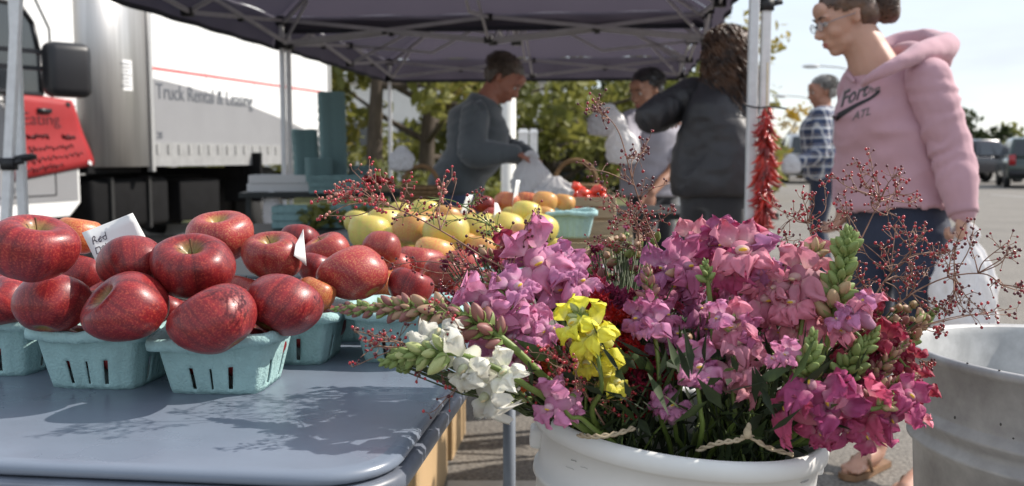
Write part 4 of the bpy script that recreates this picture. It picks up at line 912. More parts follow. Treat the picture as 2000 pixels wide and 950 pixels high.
# ================================================================== people
def sect(mb, secs, n=22, ex=2.3):
    """loft of closed sections (centre, half-axis a, half-axis b)"""
    cs_ = catmull([s[0] for s in secs], 3); A = catmull([s[1] for s in secs], 3); B = catmull([s[2] for s in secs], 3); vs = []
    for c, a, b in zip(cs_, A, B):
        for i in range(n):
            t = 2 * math.pi * i / n; x, y = math.cos(t), math.sin(t); r = (abs(x) ** ex + abs(y) ** ex) ** (-1 / ex); vs.append(c + a * (x * r) + b * (y * r))
    m = len(cs_); fs = [(j * n + i, j * n + (i + 1) % n, (j + 1) * n + (i + 1) % n, (j + 1) * n + i) for j in range(m - 1) for i in range(n)] + [tuple(range(n - 1, -1, -1)), tuple((m - 1) * n + i for i in range(n))]
    mb.add(vs, fs)
def limb(mb, pts, ctrl, n=14):
    q = catmull(pts, 6); mb.tube(q, rads(ctrl, len(q)), n)
    mb.ell(q[0], [ctrl[0] * .98] * 3, nu=12, nv=8); mb.ell(q[-1], [ctrl[-1] * .98] * 3, nu=12, nv=8)
def hand(mb, w_, d, pn, side, s=1.0, curl=.5, thumb=.5):
    d = V(d).normalized(); pn = V(pn); pn = (pn - d * pn.dot(d)).normalized(); l_ = d.cross(pn) * side
    rot = Matrix((l_, d, pn)).transposed()
    mb.ell(V(w_) + d * .045 * s, (.040 * s, .052 * s, .017 * s), rot, 14, 10); mb.ell(V(w_) + d * .075 * s, (.041 * s, .022 * s, .014 * s), rot, 14, 8)
    mb.ell(V(w_) + d * .002, (.026 * s, .03 * s, .02 * s), rot, 12, 8)
    for k, (L_, off) in enumerate(((.070, .029), (.079, .010), (.074, -.010), (.058, -.028))):
        p = V(w_) + d * (.083 - .004 * abs(k - 1)) * s + l_ * off * s; c = curl * (1 + .12 * k); pts = [p - d * .012 * s, p]; a = .25 * c
        for f in (.42, .32, .26):
            a += c * 1.05; p = p + (d * math.cos(a) + pn * math.sin(a)) * L_ * f * s; pts.append(p.copy())
        mb.tube(pts, [.0098 * s, .0095 * s, .0088 * s, .0080 * s, .0066 * s], 9); mb.ell(pts[-1], [.0066 * s] * 3, nu=8, nv=6)
    p = V(w_) + d * .022 * s + l_ * .026 * s; dr = (l_ * .75 + d * .65 + pn * .35 * thumb).normalized(); p2 = p + dr * .034 * s; dr2 = (l_ * .25 + d * .9 + pn * .55 * thumb).normalized(); p3 = p2 + dr2 * .03 * s; p4 = p3 + (dr2 + pn * .25).normalized() * .022 * s
    mb.tube([p - dr * .012, p, p2, p3, p4], [.013 * s, .0145 * s, .0115 * s, .010 * s, .0075 * s], 9); mb.ell(p4, [.0075 * s] * 3, nu=8, nv=6)
def head_frame(c, face, roll=0):
    f = V(face).normalized(); z = V((0, 0, 1)); x = f.cross(z).normalized(); u = x.cross(f).normalized()
    q = Matrix.Rotation(roll, 3, f); return frame(q @ x, f, q @ u, c)      # local x right, y forward, z up
def head_mesh(mb, M, s=1.0, fem=False):
    r3 = M.to_3x3()
    def E(c, r, rot=None): mb.ell(M @ (V(c) * s), [k * s for k in r], r3 @ rot if rot is not None else r3, 20, 14)
    E((0, -.018, .032), (.074, .094, .084)); E((0, .028, .0), (.064, .064, .078)); E((0, .034, -.042), (.052, .052, .058))
    E((0, .057, -.090), (.024, .026, .019)); E((0, .02, -.075), (.050, .052, .03), Matrix.Rotation(-.35, 3, 'X'))
    for sx in (-1, 1):
        E((sx * .036, .056, -.026), (.024, .028, .024)); E((sx * .030, .076, .024), (.026, .013, .009), Matrix.Rotation(-sx * .12, 3, 'Y'))
        E((sx * .040, .01, -.07), (.018, .045, .022)); E((sx * .012, .096, -.030), (.008, .009, .007))
        E((sx * .074, -.008, -.002), (.007, .015, .026), Matrix.Rotation(sx * .3, 3, 'Z')); E((sx * .077, -.014, .012), (.006, .011, .013), Matrix.Rotation(sx * .5, 3, 'Z'))
    E((0, .072, .050), (.046, .022, .032)); E((0, .064, -.058), (.034, .030, .026)); E((0, .058, -.040), (.046, .030, .03))
    mb.tube([M @ (V(p) * s) for p in ((0, .078, .018), (0, .092, -.004), (0, .110, -.026), (0, .098, -.036))], [.009 * s, .010 * s, .012 * s, .009 * s], 10)
    E((0, .108, -.027), (.0095, .009, .008))
    E((0, .086, -.056), (.022, .011, .006)); E((0, .084, -.067), (.019, .011, .006)); E((0, .074, -.062), (.028, .016, .02))
M_lip = mat('lips', (.42, .13, .11), .45); M_eye = mat('eye white', (.45, .40, .37), .3); M_iris = mat('iris', (.05, .03, .02), .15)
def face_bits(t, M, hairm, s=1.0):
    r3 = M.to_3x3()
    for sx in (-1, 1):
        mb = MB(); mb.ell(M @ (V((sx * .031, .0795, .006)) * s), [.0105 * s] * 3, r3, 14, 10); e = mb.obj('eye', M_eye, t)
        mb = MB(); mb.ell(M @ (V((sx * .031, .0885, .005)) * s), (.0052 * s, .003 * s, .0052 * s), r3, 10, 8); mb.obj('iris', M_iris, e)
        mb = MB(); mb.tube([M @ (V(p) * s) for p in ((sx * .014, .0935, .027), (sx * .032, .0915, .033), (sx * .05, .080, .027))], [.0028, .0036, .002], 6); mb.obj('eyebrow', hairm, t)
    mb = MB(); mb.ell(M @ (V((0, .0905, -.0575)) * s), (.020 * s, .0085 * s, .0042 * s), r3); mb.ell(M @ (V((0, .0895, -.066)) * s), (.017 * s, .0085 * s, .0048 * s), r3); mb.obj('lips', M_lip, t)
def folds(f0=7.0, amp=.006, st=(1, 1, 1), seed=0):
    def fn(p):
        q = V((p.x * st[0], p.y * st[1], p.z * st[2])); n1 = noise.noise(q * f0 + V((seed, 0, 0)) + V((noise.noise(q * 3) * 1.2,) * 3)); n2 = noise.noise(q * f0 * 2.3 + V((0, seed, 5)))
        return amp * ((1 - abs(n1) * 2.4) * .8 + n2 * .5)
    return fn
def cloth(name, c, c2=None, rough=.9, fuzz=True, **k):
    return mat(name, c, rough, var=.18 if not c2 else 0, col2=c2, vscale=9, bump=.12, bscale=420, sheen=.4 if fuzz else 0, **k)
def strands(M, n, fn, rad, m, name, t, seg=7, seed=1):
    """many thin tapered hair strands; fn(i, rnd) -> list of local points"""
    rn = random.Random(seed); mb = MB()
    for i in range(n):
        pts = fn(i, rn)
        if pts: pts = [M @ V(p) for p in pts]; mb.tube(pts, [rad * (1 - .6 * k / (len(pts) - 1)) for k in range(len(pts))], 4, cap=False)
    return mb.obj(name, m, t)
def person(label, root, J, head, skin, top_m, low_m, hairm, hair, S=1.0, sleeve=1.0, top_r=1.0, waist=None, vox=.007, tvox=.011, long_sleeve=True, fold=(7, .006), shoes=True, calf_bare=False, hands=((.5, None), (.5, None)), shoe_m=None, tw=.0, hem=.10, trim=.028, hs=1.05, nr=1.0):
    root = V(root); t = thing('person', label, 'person', root); j = {k: V(v) - root for k, v in J.items()}
    hc, face, roll = head; M = head_frame(V(hc) - root, face, roll) @ Matrix.Scale(hs, 4)
    lat = (j['shL'] - j['shR']); lat.z *= .6; sw = lat.length; lat.normalize(); sp = (j['neck'] - j['pel']).normalized(); fwd = lat.cross(sp).normalized()
    hl = (j['hipL'] - j['hipR']).normalized(); hf = hl.cross(V((0, 0, 1))).normalized()
    if fwd.dot(V(face)) < 0 and abs(fwd.dot(V(face))) > .3: fwd = -fwd; hf = -hf
    if hf.dot(fwd) < 0: hf = -hf
    chest = j['pel'].lerp(j['neck'], .72) + fwd * .005; belly = j['pel'].lerp(j['neck'], .36) + fwd * (.01 + tw)
    def torso(mb, g, top=True, bottom=True, flare=0.0, lowz=-.10):
        W = sw / 2; secs = []
        up = V((0, 0, 1))
        if bottom: secs += [(j['pel'] + V((0, 0, lowz)), hl * (.165 * S + g + flare), hf * (.105 * S + g + flare)), (j['pel'], hl * (.175 * S + g + flare), hf * (.12 * S + g + flare))]
        secs += [(belly, (hl + lat).normalized() * (.145 * S * top_r + g), fwd * (.105 * S * top_r + g)), (chest, lat * (W * .86 + g * .8), fwd * (.118 * S * top_r + g)),
                 (j['pel'].lerp(j['neck'], .90), lat * (W * .78 + g * .5), fwd * (.085 * S + g * .7)), (j['neck'] + sp * .012, lat * (.066 * S + g), fwd * (.062 * S + g))]
        sect(mb, secs)
    def arms(mb, g, full=True, cut=1.0):
        for s in 'LR':
            a, b, c = j['sh' + s], j['el' + s], j['wr' + s]; r0 = .050 * S
            if full: limb(mb, [a, a.lerp(b, .5), b, b.lerp(c, .5), c.lerp(b, 0.0)], [r0 + g * 1.1, .046 * S + g, .040 * S + g, .037 * S + g, .028 * S + g * .9])
            else: limb(mb, [a, a.lerp(b, .4), a.lerp(b, cut)], [r0 + g, .046 * S + g, .045 * S + g * 1.4])
    def legs(mb, g, stop=1.0, foot=False):
        for s in 'LR':
            a, b, c = j['hip' + s], j['kn' + s], j['an' + s]; e = b.lerp(c, stop)
            limb(mb, [a, a.lerp(b, .5), b, b.lerp(e, .45) - V(face).normalized() * .008, e], [.088 * S + g, .072 * S + g, .052 * S + g, .050 * S + g * 1.2, (.036 if stop >= 1 else .045) * S + g * 1.3])
    # continuous body
    mb = MB(); head_mesh(mb, M, S); torso(mb, 0); arms(mb, -.004); legs(mb, -.004)
    nk = M @ (V((0, -.022, -.055)) * S); limb(mb, [nk, (nk + j['neck']) / 2, j['neck'] - sp * .03], [.054 * S * nr, .058 * S * nr, .072 * S * nr])
    for s, sd in (('L', 1), ('R', -1)):
        cv, hd = hands[0 if s == 'L' else 1]; d, pn = hd if hd else ((j['wr' + s] - j['el' + s]), fwd)
        hand(mb, j['wr' + s], d, pn, sd, S, cv); f = hf if not 'toe' in j else (j['toe'] - j['anL'] * 0).normalized()
        a = j['an' + s]; limb(mb, [a, a + f * .03 + V((0, 0, -.035)), a + f * .12 + V((0, 0, -.055)), a + f * .17 + V((0, 0, -.06))], [.036 * S, .034 * S, .026 * S, .016 * S])
    remeshed('body', mb, vox, skin, t, 2)
    face_bits(t, M, hairm, S)
    g = .022 * sleeve
    for s in 'LR':
        mb = MB(); a, b, c = j['sh' + s], j['el' + s], j['wr' + s]; r0 = .050 * S; a2 = a + (b - a).normalized() * .0
        if long_sleeve: limb(mb, [a2, a.lerp(b, .5), b, b.lerp(c, .5), c], [r0 + g * 1.0, .046 * S + g, .040 * S + g, .037 * S + g, .028 * S + g * .6])
        else: limb(mb, [a2, a.lerp(b, .4), a.lerp(b, .7)], [r0 + g, .046 * S + g, .045 * S + g * 1.4])
        ax = (b - a).normalized(); ax2 = (c - b).normalized(); mid_ = b
        def wr_(p, a=a, b=b, ax=ax, ax2=ax2):
            t_ = (p - a).dot(ax) if (p - b).dot(ax2) < 0 else (b - a).length + (p - b).dot(ax2); q = p * 7
            near = 1 - min(1, abs(t_ - (b - a).length) / .22); k = math.sin(t_ * 95 + 4.5 * noise.noise(q) + 3 * noise.noise(q * 2.3))
            return (.0035 + fold[1] * .9 * near) * (k * abs(k)) * (.5 + noise.noise(q * .7 + V((3, 1, 2)))) + fold[1] * .5 * noise.noise(q * 1.3)
        remeshed('sleeve', mb, tvox * .9, top_m, t, 2, wr_)
    mb = MB(); torso(mb, g, flare=.006, lowz=-hem)
    top = remeshed('top', mb, tvox, top_m, t, 5, folds(fold[0], fold[1], (1, 1, 1.6), len(label)))
    # trim the neck opening of the garment
    cp = j['neck'] + sp * .0; bm = bmesh.new(); bm.from_mesh(top.data)
    dl = [v for v in bm.verts if (v.co - cp).dot((sp + fwd * .35).normalized()) > trim and (v.co - cp).length < .14]
    bmesh.ops.delete(bm, geom=dl, context='VERTS'); bm.to_mesh(top.data); bm.free()
    mb = MB(); sect(mb, [(j['pel'] + V((0, 0, -.12)), hl * (.165 * S), hf * .115 * S), (j['pel'] + V((0, 0, .0)), hl * .178 * S, hf * .125 * S), (j['pel'] + V((0, 0, .05)), hl * .165 * S, hf * .118 * S)]); legs(mb, .012, .55 if calf_bare else .97)
    remeshed('trousers', mb, tvox, low_m, t, 3, folds(6, .005, (1, 1, 1.3), 3))
    if shoes:
        for s in 'LR':
            a = j['an' + s]; f = hf; f = V((f.x, f.y, 0)).normalized(); mb = MB()
            limb(mb, [a + V((0, 0, -.02)) - f * .02, a + f * .05 + V((0, 0, -.04)), a + f * .17 + V((0, 0, -.055))], [.045, .042, .03]); 
            for v in range(len(mb.v)): mb.v[v] = (mb.v[v][0], mb.v[v][1], max(mb.v[v][2], .004))
            mb.obj('shoe', shoe_m or M_black, t)
    hair(t, M, hairm, S)
    return t, j, M, top, fwd, lat, sp
# ---- hair styles (local head space: y forward, z up)
def hair_short(seed=1, grey=False, front=.055):
    def fn(t, M, m, S):
        mb = MB(); r3 = M.to_3x3(); mb.ell(M @ (V((0, -.026, .046)) * S), (.082 * S, .098 * S, .084 * S), r3, 24, 16); mb.ell(M @ (V((0, -.05, .0)) * S), (.076 * S, .074 * S, .08 * S), r3, 24, 16)
        o = remeshed('hair', mb, .007, m, t, 2, lambda p: .005 * noise.noise(p * 55) + .004 * noise.noise(p * 22 + V((seed, 0, 0))))
        bm = bmesh.new(); bm.from_mesh(o.data); Mi = M.inverted()
        dl = [v for v in bm.verts for q in (Mi @ v.co / S,) if (q.y > front and q.z < .075 - .0 * q.y) or (q.y > .012 and q.z < .032) or (q.z < -.062) or (q.y > -.028 and q.z < .015 and q.y < .02) or (q.y > .03 and q.z < .062)]
        bmesh.ops.delete(bm, geom=dl, context='VERTS'); bm.to_mesh(o.data); bm.free()
        def st(i, rn):
            a = rn.uniform(0, 6.283); h = rn.uniform(-.35, 1); y0 = math.sin(a); c = math.sqrt(max(0, 1 - h * h)); p = V((c * math.cos(a) * .083, -.028 + c * y0 * .099, .044 + h * .085))
            if p.y > .02 and p.z < .07 or p.z < .012 and p.y > -.02: return None
            d = V((p.x * .4 + rn.uniform(-.02, .02), -.03 + rn.uniform(-.02, .02), -.012)).normalized(); n_ = V((p.x, p.y + .028, p.z - .044)).normalized(); p = p - n_ * .002
            return [p * S, (p + d * .014 + n_ * .004) * S, (p + d * .028 + n_ * .004) * S]
        strands(M, 900, st, .0017, m, 'hair_strands', o, seed=seed)
    return fn
def hair_curly(t, M, m, S):
    mb = MB(); r3 = M.to_3x3()
    mb.ell(M @ V((0, -.02, .045)), (.086, .104, .088), r3, 24, 16); mb.ell(M @ V((0, -.06, -.05)), (.084, .065, .13), r3, 24, 16)
    for sx in (-1, 1): mb.ell(M @ V((sx * .062, -.03, -.07)), (.042, .06, .13), r3, 20, 14)
    mb.ell(M @ V((0, -.07, -.15)), (.085, .04, .11), r3)
    o = remeshed('hair', mb, .009, m, t, 2, lambda p: .012 * noise.noise(p * 26) + .006 * noise.noise(p * 60))
    def st(i, rn):
        a = rn.uniform(0, 6.283); el = rn.uniform(-.2, 1.4); p = V((math.cos(a) * math.cos(el) * .085, -.022 + math.sin(a) * math.cos(el) * .100, .05 + math.sin(el) * .084))
        if math.sin(a) > .75 and el < .8: return None
        L_ = rn.uniform(.16, .34); ph = rn.uniform(0, 6); out = V((p.x, p.y + .02, 0)).normalized(); pts = []
        for k in range(16):
            f = k / 15; w_ = .010 + .008 * f; q = p + out * (.002 + .016 * math.sin(f * 2.2)) + V((0, -.012 * f, -L_ * f)); pts.append(q + V((math.cos(ph + f * 15) * w_, math.sin(ph + f * 15) * w_, 0)))
        return pts
    strands(M, 640, st, .0036, m, 'curls', o, seed=3)
def hair_bun(t, M, m, S):
    mb = MB(); r3 = M.to_3x3(); mb.ell(M @ V((0, -.024, .046)), (.082, .100, .083), r3, 24, 16); mb.ell(M @ V((0, -.05, .005)), (.076, .076, .07), r3, 24, 16)
    o = remeshed('hair', mb, .006, m, t, 2, lambda p: .002 * noise.noise(p * 80))
    bm = bmesh.new(); bm.from_mesh(o.data); Mi = M.inverted()
    dl = [v for v in bm.verts for q in (Mi @ v.co,) if (q.y > .076 and q.z < .078) or (q.y > .030 and q.z < .034) or q.z < -.055 or (q.y > -.024 and q.z < .020 and q.y < .03) or (q.y > .05 and q.z < .055)]
    bmesh.ops.delete(bm, geom=dl, context='VERTS'); bm.to_mesh(o.data); bm.free()
    mb = MB(); mb.ell(M @ V((0, -.135, .012)), (.058, .052, .060), r3, 20, 14); mb.ell(M @ V((0, -.150, -.025)), (.044, .040, .042), r3); mb.ell(M @ V((0, -.13, .06)), (.04, .04, .03), r3)
    b = remeshed('hair_bun', mb, .006, m, t, 2, lambda p: .006 * noise.noise(p * 40))
    def s1(i, rn):
        a = rn.uniform(-2.9, 2.9); e0 = rn.uniform(.2, 1.5)
        p0 = V((math.sin(a) * math.sin(e0) * .083, -.024 + math.cos(a) * math.sin(e0) * .101, .046 + math.cos(e0) * .084)); e = V((rn.uniform(-.02, .02), -.11, .02 + rn.uniform(-.02, .02)))
        if p0.z < .045 and p0.y > .0: return None
        pts = []
        for k in range(8):
            f = k / 7; q = p0.lerp(e, f); c = V((0, -.024, .03)); d = q - c; n_ = d.normalized(); rr_ = 1 / math.sqrt((n_.x / .084) ** 2 + (n_.y / .102) ** 2 + (n_.z / .088) ** 2); q = c + n_ * max(d.length if f > .8 else rr_ + .001, rr_ + .001) if f < .85 else q; pts.append(q)
        return pts
    strands(M, 420, s1, .0015, m, 'hair_strands', o, seed=5)
    def s2(i, rn):
        a = rn.uniform(0, 6.28); ax = V((rn.gauss(0, 1), rn.gauss(0, 1) * .3, rn.gauss(0, 1))).normalized(); u = ax.orthogonal().normalized(); w_ = ax.cross(u); c = V((0, -.138, .008)); n_ = 10; sp_ = rn.uniform(1.2, 2.6)
        return [c + V(((u * math.cos(a + sp_ * k / n_) + w_ * math.sin(a + sp_ * k / n_)).x * .061, (u * math.cos(a + sp_ * k / n_) + w_ * math.sin(a + sp_ * k / n_)).y * .055, (u * math.cos(a + sp_ * k / n_) + w_ * math.sin(a + sp_ * k / n_)).z * .063)) for k in range(n_)]
    strands(M, 260, s2, .0018, m, 'bun_strands', b, seed=8)
    def s3(i, rn):
        a = rn.uniform(-.6, .9); return [V((rn.uniform(-.015, .015), -.13, .05)), V((rn.uniform(-.03, .03), -.15 - .02 * math.cos(a), .075)), V((rn.uniform(-.04, .04), -.165 - .02 * math.cos(a), .085 + .02 * a))]
    strands(M, 40, s3, .0018, m, 'loose_strands', b, seed=9)

H_brown = mat('dark brown hair', (.055, .03, .02), .45, var=.5, vscale=30, stretch=(1, 1, .3), spec=.6)
H_bun = mat('brown hair with lighter streaks', (.13, .065, .035), .4, col2=(.035, .02, .015), vscale=14, ramp=(.35, .62), spec=.6)
H_curl = mat('curly brown hair', (.15, .075, .04), .45, col2=(.025, .014, .01), vscale=18, spec=.6)
H_black = mat('black hair', (.02, .016, .014), .4, spec=.6); H_grey = mat('grey hair', (.30, .28, .26), .5, col2=(.12, .11, .10), vscale=20)
H_greybr = mat('greying brown hair', (.13, .09, .065), .5, col2=(.05, .035, .025), vscale=20)
M_denim = mat('dark blue denim', (.028, .038, .075), .85, var=.35, vscale=5, bump=.15, bscale=500, sheen=.2)
M_denim2 = mat('faded blue jeans', (.10, .12, .20), .85, var=.25, vscale=4, bump=.15, bscale=400)
# ---------------- woman in pink
pink = mat('pink fleece', (.54, .32, .365), .92, var=.10, vscale=5, bump=.12, bscale=500, sheen=.15)
Jp = dict(neck=P(1714, 138, 3.30), pel=P(1752, 408, 3.32), shL=P(1812, 158, 3.17), shR=P(1680, 172, 3.44), elL=P(1858, 300, 3.12), wrL=P(1880, 412, 3.06), elR=P(1672, 300, 3.56), wrR=P(1650, 390, 3.45),
          hipL=P(1800, 455, 3.24), hipR=P(1708, 455, 3.38), knL=P(1795, 690, 3.22), knR=P(1695, 680, 3.40), anL=G(1812, 905, .085), anR=G(1712, 868, .085))
tw_, jp, Mp, topp, fwp, latp, spp = person('woman in a pink hooded sweatshirt with glasses and a bun, looking down to the left', (P(1752, 408, 3.32).x, 3.32, 0), Jp, (P(1650, 38, 3.32), (-1, -.06, -.36), 0.0),
    M_skin, pink, M_denim, H_bun, hair_bun, 1.0, 1.25, 1.04, vox=.006, tvox=.009, fold=(6.5, .010), shoes=False, calf_bare=True, hands=((.75, ((.05, 0, -1), (-.6, .6, 0))), (.4, ((-.2, 0, -1), (-1, 0, 0)))), tw=-.01, hem=-.015, hs=1.0, nr=1.22)
def pk(x, y, d): return P(x, y, d) - tw_.location
mb = MB(); hp = [pk(1682, 166, 3.16), pk(1706, 150, 3.11), pk(1750, 126, 3.10), pk(1805, 102, 3.18), pk(1846, 92, 3.32), pk(1815, 80, 3.48), pk(1750, 86, 3.54), pk(1692, 114, 3.48), pk(1660, 142, 3.36), pk(1668, 160, 3.24)]
mb.tube(catmull(hp, 5), rads([.008, .015, .024, .036, .044, .040, .034, .026, .015, .008], 46), 14)
mb.ell(pk(1800, 112, 3.36), (.10, .09, .042), Matrix.Rotation(.3, 3, 'Y')); 
remeshed('hood', mb, .008, pink, tw_, 4, folds(9, .006, (1, 1, 1.5), 4))
# ribbed cuff and waistband
def band(name, c, a, b, axis, h, m, t, n=60, rib=.0018):
    mb = MB(); ax = V(axis).normalized(); vs = []; nr = 5
    for q_ in range(nr):
        f = q_ / (nr - 1); bul = .004 * math.sin(math.pi * f)
        for i in range(n):
            th = 2 * math.pi * i / n; k = 1 + (rib * (1 if i % 2 else -1) + bul) / a.length; vs.append(c + ax * h * (f - .5) + (a * math.cos(th) + b * math.sin(th)) * k)
    mb.add(vs, [(j_ * n + i, j_ * n + (i + 1) % n, (j_ + 1) * n + (i + 1) % n, (j_ + 1) * n + i) for j_ in range(nr - 1) for i in range(n)]); o = mb.obj(name, m, t); sd = o.modifiers.new('s', 'SOLIDIFY'); sd.thickness = .006; return o
d_ = (jp['wrL'] - jp['elL']).normalized(); u_ = d_.orthogonal().normalized(); band('cuff', jp['wrL'] - d_ * .012, u_ * .043, d_.cross(u_) * .043, d_, .05, pink, tw_)
# logo printed on the chest, laid on the fleece
dg = bpy.context.evaluated_depsgraph_get()
def printed(o_top, me_pts, root, loc_fn, m, name, off=.0025):
    bv = BVHTree.FromPolygons([v.co[:] for v in o_top.data.vertices], [tuple(p.vertices) for p in o_top.data.polygons]); eye = V((0, 0, CAM_Z)) - root
    for v in me_pts.vertices:
        px, py = loc_fn(v.co); tgt = P(px, py, 3) - V((0, 0, CAM_Z)); d = tgt.normalized(); h = bv.ray_cast(eye, d)
        v.co = (h[0] - d * off) if h[0] is not None else eye + d * 3.3
    me_pts.materials.append(m); return me_pts
M_print = mat('black print', (.02, .018, .02), .6); M_print2 = mat('grey print outline', (.16, .14, .14), .7)
def wrap_text(body, x, y, w_, h_, rot, m, t, top, shear=.35, name='printed_lettering'):
    me = text_mesh(body, 1, 0, shear, off=.012); bm = bmesh.new(); bm.from_mesh(me); bmesh.ops.subdivide_edges(bm, edges=bm.edges[:], cuts=1); bm.to_mesh(me); bm.free()
    xs = [v.co.x for v in me.vertices]; ys = [v.co.y for v in me.vertices]; x0, x1, y0, y1 = min(xs), max(xs), min(ys), max(ys); c_, s_ = math.cos(rot), math.sin(rot)
    def f(co):
        u = (co.x - x0) / (x1 - x0) * w_; v = (co.y - y0) / (y1 - y0) * h_; return x + u * c_ - v * s_ * -0 - v * s_ * .0, y - u * s_ - v
    printed(top, me, t.location, f, m, name); link(name, me, t)
wrap_text('Fort', 1641, 211, 62, 30, .42, M_print2, tw_, topp); wrap_text('Fort', 1643, 209, 58, 26, .42, M_print, tw_, topp)
wrap_text('The', 1684, 186, 36, 12, .25, M_print2, tw_, topp); wrap_text('ATL', 1664, 236, 38, 15, .32, M_print2, tw_, topp)
sw_ = MB(); cl_ = catmull([V((1628, 234, 0)), V((1645, 222, 0)), V((1672, 206, 0)), V((1700, 192, 0)), V((1715, 180, 0)), V((1716, 176, 0))], 6); wd_ = rads([6.5, 5.2, 3.6, 2.8, 3.2, 2.2], len(cl_)); vs = []
for i, p in enumerate(cl_):
    tn = (cl_[min(i + 1, len(cl_) - 1)] - cl_[max(i - 1, 0)]).normalized(); nn_ = V((-tn.y, tn.x, 0))
    for k in range(4): vs.append(p + nn_ * wd_[i] * (k / 1.5 - 1))
sw_.add(vs, [(i * 4 + k, i * 4 + k + 1, i * 4 + 5 + k, i * 4 + 4 + k) for i in range(len(cl_) - 1) for k in range(3)]); me = sw_.mesh('printed_swoosh', M_print); me.materials.clear()
printed(topp, me, tw_.location, lambda c: (c.x, c.y), M_print, ''); link('printed_swoosh', me, tw_)
# glasses
r3 = Mp.to_3x3(); gb = MB()
for sx in (-1, 1):
    c = V((sx * .032, .101, .004)); gb.tube([Mp @ (c + V((.024 * math.cos(a), 0, .015 * math.sin(a)))) for a in [2 * math.pi * i / 20 for i in range(21)]], .0013, 6, cap=False)
    gb.tube([Mp @ V((sx * .056, .100, .008)), Mp @ V((sx * .076, .06, .010)), Mp @ V((sx * .083, -.005, .008))], .0014, 6)
gb.tube([Mp @ V((-.009, .102, .008)), Mp @ V((0, .104, .010)), Mp @ V((.009, .102, .008))], .0013, 6)
gl = gb.obj('glasses', mat('thin grey frame', (.25, .25, .28), .3, .8), tw_)
lm_ = mat('spectacle lens', (.9, .93, .95), .02, alpha=.18, spec=.9)
for sx in (-1, 1):
    mb = MB(); mb.ell(Mp @ V((sx * .032, .101, .004)), (.0235, .0008, .0145), r3, 18, 8); mb.obj('lens', lm_, gl)
# sandals
ml = mat('tan leather sandal', (.30, .17, .09), .6, var=.3, vscale=30)
for s in 'LR':
    a = jp['an' + s]; f = V((-.75, -.66, 0)).normalized(); mb = MB(); l2 = V((f.y, -f.x, 0))
    poly = [(-.05, -.03), (.05, -.034), (.12, -.042), (.185, -.03), (.2, 0), (.185, .032), (.12, .04), (.05, .03), (-.05, .03), (-.065, 0)]
    mb.prism(poly, lambda p: V((a.x, a.y, .0)) + f * p[0] + l2 * p[1] + V((0, 0, .003)), lambda p: V((a.x, a.y, .0)) + f * p[0] + l2 * p[1] + V((0, 0, .022))); so = mb.obj('sandal', ml, tw_, False)
    mb = MB(); mb.tube([V((a.x, a.y, .02)) + f * .1 + l2 * x + V((0, 0, z)) for x, z in ((-.042, .0), (-.03, .035), (0, .048), (.03, .035), (.042, 0))], .006, 6); mb.obj('strap', ml, so)
# bare feet shape with toes over the sandals
for s in 'LR':
    a = jp['an' + s]; f = V((-.75, -.66, 0)).normalized(); l2 = V((f.y, -f.x, 0)); mb = MB()
    limb(mb, [V((a.x, a.y, .10)), V((a.x, a.y, .06)) + f * .02, V((a.x, a.y, .048)) + f * .1, V((a.x, a.y, .036)) + f * .145], [.034, .036, .028, .024])
    for k in range(5): mb.tube([V((a.x, a.y, .036)) + f * (.12) + l2 * (-.026 + .013 * k), V((a.x, a.y, .036)) + f * (.17 - .006 * abs(k - (1 if s == 'L' else 3))) + l2 * (-.03 + .0145 * k), V((a.x, a.y, .031)) + f * (.188 - .006 * abs(k - 1)) + l2 * (-.031 + .015 * k)], [.012, .010, .007], 8)
    remeshed('foot', mb, .005, M_skin, tw_, 2)
# ---------------- man in the grey sweatshirt
gm_ = cloth('charcoal grey sweatshirt', (.105, .118, .125))
Jg = dict(neck=P(950, 196, 5.40), pel=P(893, 352, 5.42), shR=P(928, 226, 5.24), shL=P(935, 222, 5.58), elR=P(922, 300, 5.13), wrR=P(1005, 300, 5.14), elL=P(985, 292, 5.62), wrL=P(1032, 303, 5.42),
          hipR=P(900, 380, 5.33), hipL=P(905, 380, 5.52), knR=V((-.27, 5.3, .5)), knL=V((-.25, 5.5, .5)), anR=V((-.30, 5.33, .085)), anL=V((-.27, 5.5, .085)))
person('man with greying brown hair in a charcoal sweatshirt bending over a white bag', (Jg['pel'].x, 5.42, 0), Jg, (P(986, 156, 5.40), (.86, -.28, -.78), 0), mat('ruddy skin', (.42, .17, .11), .5, var=.15, sss=.05), gm_, M_denim2, H_greybr, hair_short(2, front=.05), 1.0, 1.5, 1.25,
       vox=.008, tvox=.014, fold=(5, .009), hands=((.9, ((.6, -.2, -.4), (0, -.3, -1))), (.9, ((.9, 0, -.25), (0, 0, -1)))), tw=.03, hem=.08)
